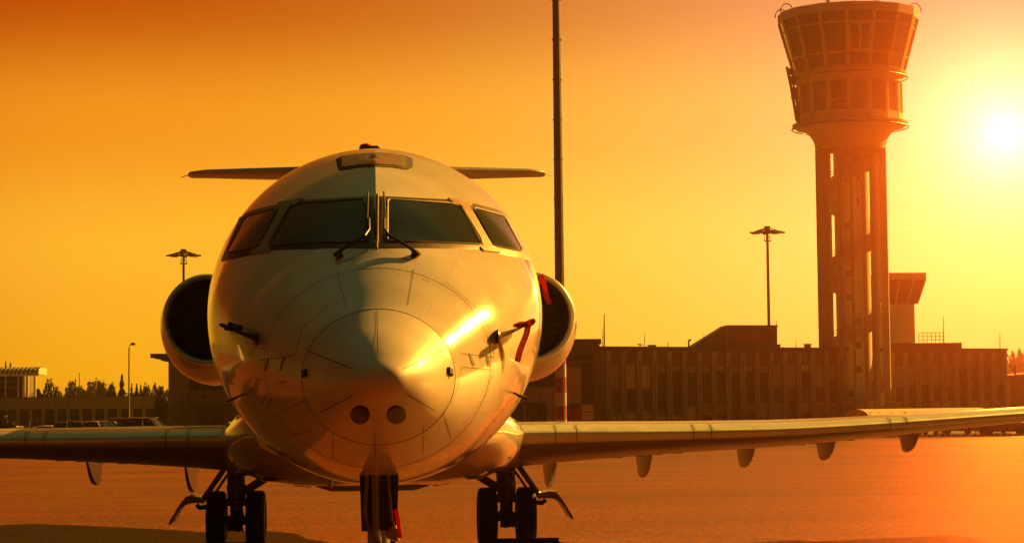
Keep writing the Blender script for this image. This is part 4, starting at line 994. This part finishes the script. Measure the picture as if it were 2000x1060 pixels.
while u < 76:
    m = MB(); m.loft([[Vector((X(u)+dx+.22*math.sin(math.pi/2*i/8), pY-.9+1.5*(1-math.cos(math.pi/2*i/8))-.03, zp(731)+(zp(717)-zp(731))*math.sin(math.pi/2*i/8)+dz)) for dx, dz in ((-.07,.0),(.07,.0),(.07,.06),(-.07,.06))] for i in range(9)]); m.build('roof_rib', MT['dark_panel'], rf)
    u += 8.2
# bicycle shelter: long arched canopy
bY = 134; s0_, s1_ = at(1672, 800, bY), at(1912, 800, bY+6); F4, LB = frame(s0_, s1_); zb_0, zb_1 = zat(817,bY,1700), zat(798.5,bY,1700)
sh = empty('arched_shelter', ((s0_.x+s1_.x)/2, bY+3, gz(bY))); tag(sh, 'long arched cream shelter just above the sunlit wing', 'shelter')
nb = 10
for i in range(nb):
    a, b = LB*i/nb+.03, LB*(i+1)/nb-.03; m = MB(); ring = lambda s: [F4[0]+F4[1]*s+F4[2]*(1.3*math.cos(t))+Z3*(zb_0+(zb_1-zb_0)*math.sin(t)) for t in [math.pi*j/12 for j in range(13)]]
    ring2 = lambda s: [F4[0]+F4[1]*s+F4[2]*(1.25*math.cos(t))+Z3*(zb_0-.05+(zb_1-zb_0)*math.sin(t)) for t in [math.pi*j/12 for j in range(12,-1,-1)]]
    m.loft([ring(a)+ring2(a), ring(b)+ring2(b)]); m.build('roof_sheet', MT['roof_cream'], sh, 40)
for i in range(0, nb+1, 2):
    for n_ in (-1.2,1.2):
        p = F4[0]+F4[1]*(LB*i/nb)+F4[2]*n_; m = MB(); m.tube([Vector((p.x,p.y,gz(bY))), Vector((p.x,p.y,zb_0))], .05, 6); m.build('post', MT['steel_grey'], sh)
# shed at the far right and lamp bracket
m = MB(); a, b = at(1972,737,190), at(2060,728,190); 
m.prism([Vector((a.x,190,-1.2)), Vector((b.x,190,-1.2)), Vector((b.x,190,b.z)), Vector((a.x,190,a.z))], (0,9,0)); e0 = empty('shed', ((a.x+b.x)/2,194,-1.2)); tag(e0, 'brown flat shed at the far right edge', 'shed'); m.build('wall', MT['facade_brown'], e0)
m = MB(); m.prism([Vector((a.x-.2,189.8,a.z)), Vector((b.x,189.8,b.z)), Vector((b.x,189.8,b.z+.2)), Vector((a.x-.2,189.8,a.z+.2))], (0,9.4,0)); m.build('roof', MT['dark_panel'], e0)
e1 = empty('gallows_sign', (xat(1983,165),165,gz(165))); tag(e1, 'steel gallows post beside the ribbed building, far right', 'post')
m = MB(); x = xat(1984,165); zt = zat(713,165,1984); m.tube([(x,165,gz(165)),(x,165,zt)], .07, 6); m.build('post', MT['steel_grey'], e1)
m = MB(); m.tube([(x,165,zt-.05),(x-.5,165,zt-.05)], .06, 6); m.tube([(x,165,zt-.65),(x-.45,165,zt-.05)], .045, 6); m.build('bracket', MT['steel_grey'], e1)

# ------------------------------------------------------------------ fence line
fence = empty('perimeter_fence', (xat(1600,132), 132, gz(132))); tag(fence, 'thin post and wire fence along the apron edge', 'fence')
for i in range(-22, 30):
    x = 10+i*2.5; m = MB(); m.tube([(x,131+.05*i,gz(131)-.05),(x,131+.05*i,gz(131)+1.75)], .03, 5); m.build('post', MT['steel_grey'], fence)
for z in (.15,.9,1.7):
    m = MB(); m.tube([(10+i*2.5,131+.05*i,gz(131)+z) for i in (-22,29)], .008, 4); m.build('wire', MT['steel_grey'], fence)

# ------------------------------------------------------------------ cars
def car(u, Y, rz, mt, kind, label, glint=False):
    x = xat(u, Y, 830); c = Vector((x, Y, gz(Y))); e = empty('parked_car', c); tag(e, label, 'car', 'cars parked beyond the wing')
    cs, sn = math.cos(rz), math.sin(rz); T = lambda p: c+Vector((p[0]*cs-p[1]*sn, p[0]*sn+p[1]*cs, p[2]))
    H = {'saloon':1.42,'suv':1.72,'van':1.95}[kind]; hl, hw = {'saloon':(2.15,.86),'suv':(2.25,.92),'van':(2.4,.95)}[kind]
    if kind == 'saloon': prof = [(-hl,.35,.55,.85),(-hl+.05,.3,.85,.95),(-1.2,.25,.93,1),(-.1,.25,.97,1),(1.5,.25,.98,1),(hl-.05,.3,.92,.95),(hl,.4,.6,.85)]; cab = [(-1.15,.93,.95,.93),(-.4,.95,H-.02,.78),(.35,.96,H,.78),(1.0,.97,H-.1,.78),(1.7,.97,1.0,.9)]
    elif kind == 'suv': prof = [(-hl,.4,.7,.88),(-hl+.05,.35,1.0,.96),(-1.1,.3,1.08,1),(0,.3,1.1,1),(1.9,.3,1.1,1),(hl-.03,.35,1.05,.96),(hl,.45,.7,.9)]; cab = [(-1.15,1.05,1.08,.94),(-.5,1.08,H-.03,.80),(.4,1.08,H,.8),(1.6,1.08,H-.05,.8),(2.1,1.08,1.15,.9)]
    else: prof = [(-hl,.4,.8,.9),(-hl+.1,.35,1.05,.97),(-1.5,.3,1.2,1),(0,.3,1.2,1),(2.2,.3,1.2,1),(hl,.4,1.15,.97)]; cab = [(-1.75,1.15,1.2,.95),(-1.05,1.18,H-.04,.85),(.4,1.18,H,.85),(2.0,1.18,H-.03,.85),(2.33,1.18,1.3,.93)]
    m = MB(); m.loft([[T((sx*hw*k_*q, yy, z)) for sx, z, q in ((-1,z0,.92),(-1,(z0+z1)/2,1),(-1,z1-.04,.97),(-.8,z1,1),(.8,z1,1),(1,z1-.04,.97),(1,(z0+z1)/2,1),(1,z0,.92))] for yy, z0, z1, k_ in prof]); bd = m.build('body', MT[mt], e, 35)
    m = MB(); m.loft([[T((-hw*.95, yy, z0)), T((-hw*k_, yy, z1-.03)), T((-hw*k_*.8, yy, z1)), T((hw*k_*.8, yy, z1)), T((hw*k_, yy, z1-.03)), T((hw*.95, yy, z0))] for yy, z0, z1, k_ in cab]); m.build('cabin_glass', MT['window_dark'], e, 35)
    rf_ = cab[1:4]; m = MB(); m.loft([[T((-hw*.76, yy, z1-.02)), T((-hw*.62, yy, z1+.02)), T((hw*.62, yy, z1+.02)), T((hw*.76, yy, z1-.02))] for yy, z0, z1, k_ in rf_]); m.build('roof', MT[mt], e, 35)
    for s in (-1,1):
        for a, b in ((0,1),(2,2),(3,4)):
            if a == b: continue
            p = cab[a]; q = cab[b]; m = MB(); m.bar(T((s*hw*.94,p[0],p[2])) if a == 0 else T((s*hw*.8,p[0],p[2]-.01)), T((s*hw*.8,q[0],q[2]-.01)) if b == 1 else T((s*hw*.93,q[0],q[2])), .07, .07); m.build('pillar', MT[mt], e)
        for yy in (-hl*.62, hl*.62):
            m = MB(); m.loft([[T((s*(hw-.12+a), yy+.31*b*math.cos(t), .31+.31*b*math.sin(t))) for t in [2*math.pi*i/16 for i in range(16)]] for a, b in ((0,.9),(.03,1),(.15,1),(.17,.6))]); m.build('wheel', MT['rubber'], e, 40)
        p = T((s*hw*.7, -hl-.005, .72)); m = MB(); m.box(p.x-.16, p.x+.16, p.y-.03, p.y+.03, p.z-.07, p.z+.07); m.build('headlight', MT['splice_metal'], e)
        p = T((s*(hw+.08), cab[0][0]+.35, 1.02)); m = MB(); m.box(p.x-.09, p.x+.09, p.y-.06, p.y+.06, p.z-.06, p.z+.06); m.build('mirror', MT[mt], e)
    return e
car(30, 150, R(70), 'car_grey', 'saloon', 'grey car roof showing at the bush on the far left')
car(96, 148, R(80), 'car_white', 'saloon', 'pale car roof, second from the left above the wing')
car(158, 146, R(60), 'car_dark', 'suv', 'dark car, third from the left above the wing')
car(200, 145, R(40), 'car_white', 'suv', 'light car left of the street lamp above the wing')
car(225, 150, R(50), 'car_dark', 'saloon', 'dark low car right beside the light one left of the lamp')
car(272, 146, R(75), 'car_dark', 'van', 'tall dark car just right of the street lamp')
car(308, 147, R(85), 'car_dark', 'saloon', 'low dark car at the corner of the beige building')
car(318, 176, R(0), 'car_red', 'suv', 'orange-red vehicle seen through the gap between the buildings')
car(1890, 140, R(15), 'car_dark', 'suv', 'tall dark car below the sunlit wing near the right edge')
car(1962, 136, R(58), 'car_grey', 'saloon', 'silver car with sloping windscreen at the right edge')
car(1848, 141, R(20), 'car_dark', 'suv', 'dark car left of the tall one under the sunlit wing')
car(1790, 141, R(10), 'car_dark', 'suv', 'dark car behind the outer flap fairing')
car(1730, 142, R(12), 'car_grey', 'saloon', 'grey car between the two outermost visible flap fairings')
car(2000, 146, R(20), 'car_dark', 'suv', 'dark car cut off by the right frame edge')

# ------------------------------------------------------------------ vegetation
def crown_mesh(kind, seed, n=2000):
    rg = random.Random(seed); m = MB(); vs = []; fs = []
    lob = [(Vector((rg.uniform(-.5,.5), rg.uniform(-.5,.5), rg.uniform(.35,.85))), rg.uniform(.18,.36)) for _ in range(11)]
    for i in range(n):
        if kind == 'cone':
            h = rg.random()**1.3; r = (1-h)*.42*(.55+.45*math.sin(h*38+rg.random()))*math.sqrt(rg.random())+.015; t = rg.random()*2*math.pi
            p = Vector((r*math.cos(t), r*math.sin(t), .08+h*.94-.1*r)); s = .035+.05*(1-h)
        else:
            c, rr = rg.choice(lob); d_ = Vector((rg.gauss(0,1), rg.gauss(0,1), rg.gauss(0,1))).normalized(); p = c+d_*rr*rg.random()**.4; s = rg.uniform(.035,.07)
        a = Vector((rg.gauss(0,1), rg.gauss(0,1), rg.gauss(0,1))).normalized(); b = a.orthogonal().normalized()
        k_ = len(vs); vs += [p-a*s-b*s*.5, p+a*s-b*s*.3, p+a*s*.6+b*s*.7, p-a*s*.7+b*s*.6]; fs.append((k_,k_+1,k_+2,k_+3))
    me = bpy.data.meshes.new('crown'); me.from_pydata(vs, [], fs); return me
def trunk_mesh(seed):
    rg = random.Random(seed); m = MB(); m.tube([(0,0,-.02),(.01,0,.3),(0,.01,.6),(0,0,.85)], [.035,.027,.018,.006], 7)
    for i in range(7):
        t = rg.random()*6.28; z = rg.uniform(.25,.65); m.tube([(0,0,z),(.16*math.cos(t),.16*math.sin(t),z+.12),(.3*math.cos(t),.3*math.sin(t),z+.2)], [.014,.009,.003], 5)
    me = bpy.data.meshes.new('trunk'); me.from_pydata(m.v, [], m.f); return me
CM = {('cone',i): crown_mesh('cone', i) for i in range(3)}; CM.update({('round',i): crown_mesh('round', 10+i) for i in range(4)})
for k_, me in CM.items(): me.materials.append(MT['leaf_dark' if k_[1] % 2 == 0 else 'leaf_mid'])
TM = [trunk_mesh(i) for i in range(3)]
for me in TM: me.materials.append(MT['bark'])
def tree(u, vtop, Y, wpx, kind, i, label, z0=None, group='trees on the skyline'):
    base = Vector((xat(u, Y, 770), Y, gz(Y) if z0 is None else z0)); h = zat(vtop, Y, u)-base.z; wd = wpx*(Y-CAM.y)/FPX
    e = empty('conifer_tree' if kind == 'cone' else 'leafy_tree', base); tag(e, label, 'tree', group)
    sx = wd/(.8 if kind == 'cone' else 1.35); 
    for nm, me in (('trunk', TM[i % 3]), ('crown', CM[(kind, i % (3 if kind == 'cone' else 4))])):
        o = bpy.data.objects.new(nm, me); COL.objects.link(o); o.parent = e; o.scale = (sx, sx, h/1.02)
    e.rotation_euler.z = i*1.3
tree(16, 709, 186, 12, 'round', 0, 'small leafy plant top poking above the pavilion roof', group='trees by the garages')
tree(12, 806, 140, 44, 'round', 1, 'dark bush at the left edge above the wing', group='trees by the garages')
tree(70, 752, 200, 40, 'round', 2, 'dark bushy tree just right of the pavilion posts', group='trees by the garages')
tree(98, 753, 203, 46, 'round', 3, 'dark bushy tree, second right of the pavilion', group='trees by the garages')
tree(121, 757, 210, 28, 'round', 0, 'smaller dark tree ending the pavilion clump', group='trees by the garages')
tree(238, 733, 200, 38, 'cone', 0, 'tallest dark conifer beside the street lamp', group='trees by the garages')
tree(222, 752, 204, 30, 'round', 1, 'dark tree at the foot of the tallest conifer', group='trees by the garages')
tree(262, 757, 200, 40, 'round', 2, 'dark shrub right of the street lamp above the parapet', group='trees by the garages')
tree(287, 758, 200, 36, 'round', 3, 'dark shrub near the end of the garage parapet', group='trees by the garages')
tree(318, 764, 169, 34, 'round', 1, 'dark tree filling the gap between garages and beige building', group='trees by the garages')
far = [(160,744,36,'round','paler spreading tree right of the thin pole'),(145,757,24,'round','low pale tree beside the thin pole'),(182,745,14,'cone','slim pale conifer left of the wood'),(191,745,22,'round','rounded pale tree beside the slim conifer'),(208,745,24,'round','broad pale tree in the middle of the far wood'),(220,743,9,'cone','narrow pale conifer before the tallest dark one'),(257,743,10,'cone','slim pale conifer right after the lamp post'),(267,744,12,'cone','first of the paired pale conifers right of the lamp'),(275,746,12,'cone','second of the paired pale conifers right of the lamp'),(283,749,12,'cone','short pale conifer at the end of the far wood'),(294,752,22,'round','round pale tree descending the far hill'),(309,753,20,'round','round pale tree on the far hill before the beige building'),(324,752,18,'round','last pale tree beside the beige building wall'),(128,765,26,'round','low far tree right of the pavilion clump')]
for i, (u, v, wp, kd, lb) in enumerate(far): tree(u, v+(6 if kd == 'cone' else 2), 330+6*(i % 4), wp*(2.0 if kd == 'cone' else 1.35), kd, i, lb)
for i, (u, v, wp, lb) in enumerate(((1978,692,30,'hazy tree at the right skyline edge'),(1996,688,30,'hazy tree cut by the right frame edge'))): tree(u, v, 420, wp*1.3, 'round', i, lb)
# hills on both sides
def hill(name, pts, Y, dp):
    m = MB(); rg = random.Random(int(Y)); top = [at(u, v, Y) for u, v in pts]
    m.loft([[Vector((p.x, Y-dp, -1.3)) for p in top], [Vector((p.x, Y-dp*.4, -1.3+(p.z+1.3)*.75)) for p in top], [p for p in top], [Vector((p.x, Y+dp, -1.3)) for p in top]], False, False, closed=False)
    tag(m.build(name, MT['hill_green'], None, 50), kind='structure')
hill('far_hill', [(u, 768+6*math.sin(u*.011)+(mnoise.noise(Vector((u*.05,0,0)))*3)-(4 if u > 230 else 0)) for u in range(-500, 1200, 14)], 600, 90)
hill('far_hill', [(u, 700+10*math.sin(u*.02)+(mnoise.noise(Vector((u*.08,3,0)))*5)+max(0,(1960-u)*.25)) for u in range(1700, 2500, 10)], 620, 90)
# thin pole and pylon on the left skyline
m = MB(); x = xat(147,215); m.tube([(x,215,-1.2),(x,215,zat(740,215,147))], .07, 6); tag(m.build('thin_pole', MT['dark_metal']), 'thin dark pole standing before the far wood on the left', 'pole')
py = 560; e = empty('power_pylon', (xat(96,py),py,-1.2)); tag(e, 'faint lattice power pylon far off on the left', 'pylon')
m = MB(); X = lambda u: xat(u,py); zq2 = lambda v: zat(v,py,96)
for u0, u1 in ((92,92.5),(100,99.5)): m.tube([(X(u0+ (1 if u0<95 else -1)*-1.5),py,-1.2),(X(u1),py,zq2(742)),(X(u1+(-1.2 if u0<95 else 1.2)),py,zq2(737))], .12, 5)
for i in range(8): z0, z1 = zq2(742+i*4), zq2(746+i*4); m.tube([(X(92.5),py,z0),(X(99.5),py,z1)], .08, 4); m.tube([(X(99.5),py,z0),(X(92.5),py,z1)], .08, 4)
m.build('lattice', MT['steel_grey'], e)
m = MB(); m.tube([(X(90),py,zq2(741)),(X(102),py,zq2(741))], .12, 5); m.build('crossarm', MT['steel_grey'], e)
m = MB(); x = xat(155,420); m.tube([(x,420,-1.2),(x,420,zat(728,420,155))], .10, 5); tag(m.build('radio_mast', MT['steel_grey']), 'faint thin radio mast above the far wood on the left', 'mast')
# grass tufts at the apron edge
m = MB(); rg = random.Random(3); vs = []; fs = []
for i in range(9000):
    x = rg.uniform(-60, 60); y = YE-4+abs(rg.gauss(0,1.6)) if False else rg.uniform(127, 130); h = rg.uniform(.05,.28)*(1+(mnoise.noise(Vector((x*.8,0,0))))); t = rg.random()*3.14; w_ = .03
    z = gz(y); dx, dy = math.cos(t)*w_, math.sin(t)*w_; k_ = len(vs); lx_ = rg.uniform(-.1,.1)
    vs += [Vector((x-dx,y-dy,z)), Vector((x+dx,y+dy,z)), Vector((x+lx_,y+rg.uniform(-.1,.1),z+max(.04,h)))]; fs.append((k_,k_+1,k_+2))
m.add(vs, fs); tag(m.build('grass_tufts', MT['dry_grass']), 'dry grass tufts along the far apron edge', 'grass', kind='stuff')

# ------------------------------------------------------------------ hangar across the apron, mirrored in the nose paint
hg = empty('hangar', (-20, -95, 0)); tag(hg, 'dark hangar across the apron, seen only mirrored in the nose paint', 'hangar')
m = MB(); m.box(-75, 30, -120, -95, 0, 7.5); m.build('wall', MT['facade_brown'], hg)
m = MB(); m.prism([Vector((-76,-94.5,7.5)), Vector((-76,-108,10.5)), Vector((-76,-121,7.5))], (107,0,0)); m.build('roof', MT['dark_panel'], hg)
for i in range(5):
    x = -70+i*20; m = MB(); m.box(x, x+15, -95, -94.8, .05, 6); m.build('sliding_door', MT['steel_grey'], hg)

# ------------------------------------------------------------------ the low sun as a glowing ball, added to light the glare volume from outside
SD = 2600.0; sr = SD*math.tan(R(.34)); sb = bmesh.new(); bmesh.ops.create_icosphere(sb, subdivisions=3, radius=sr)
sme = bpy.data.meshes.new('sun_ball'); sb.to_mesh(sme); sb.free()
sun_o = bpy.data.objects.new('low_sun_ball', sme); COL.objects.link(sun_o); sun_o.location = CAM+GLOW*SD; sun_o['kind'] = 'structure'
for p in sme.polygons: p.use_smooth = True
sm = bpy.data.materials.new('sun_fire'); sm.use_nodes = True; t = sm.node_tree; t.nodes.clear()
em = t.nodes.new('ShaderNodeEmission'); em.inputs[0].default_value = (1,.115,.004,1); em.inputs[1].default_value = SUNBALL
t.links.new(em.outputs[0], t.nodes.new('ShaderNodeOutputMaterial').inputs[0]); sme.materials.append(sm)

# ------------------------------------------------------------------ scattering volume added to imitate the lens glare round the sun
if GLARE_HAZE > 0:
    m = MB(); m.box(-905, 905, -885, 885, -3.5, 46)
    hz = m.build('glare_haze', None); tag(hz, 'added warm volume imitating sun glare over the whole airfield', 'glare_haze', kind='stuff')
    hm = bpy.data.materials.new('glare_air'); hm.use_nodes = True; t = hm.node_tree; t.nodes.clear()
    vo = t.nodes.new('ShaderNodeVolumePrincipled'); vo.inputs['Color'].default_value = (.95,.80,.58,1); vo.inputs['Density'].default_value = GLARE_HAZE; vo.inputs['Anisotropy'].default_value = .93
    oo = t.nodes.new('ShaderNodeOutputMaterial'); t.links.new(vo.outputs[0], oo.inputs['Volume'])
    hz.data.materials.append(hm); hm.cycles.volume_sampling = VSAMP
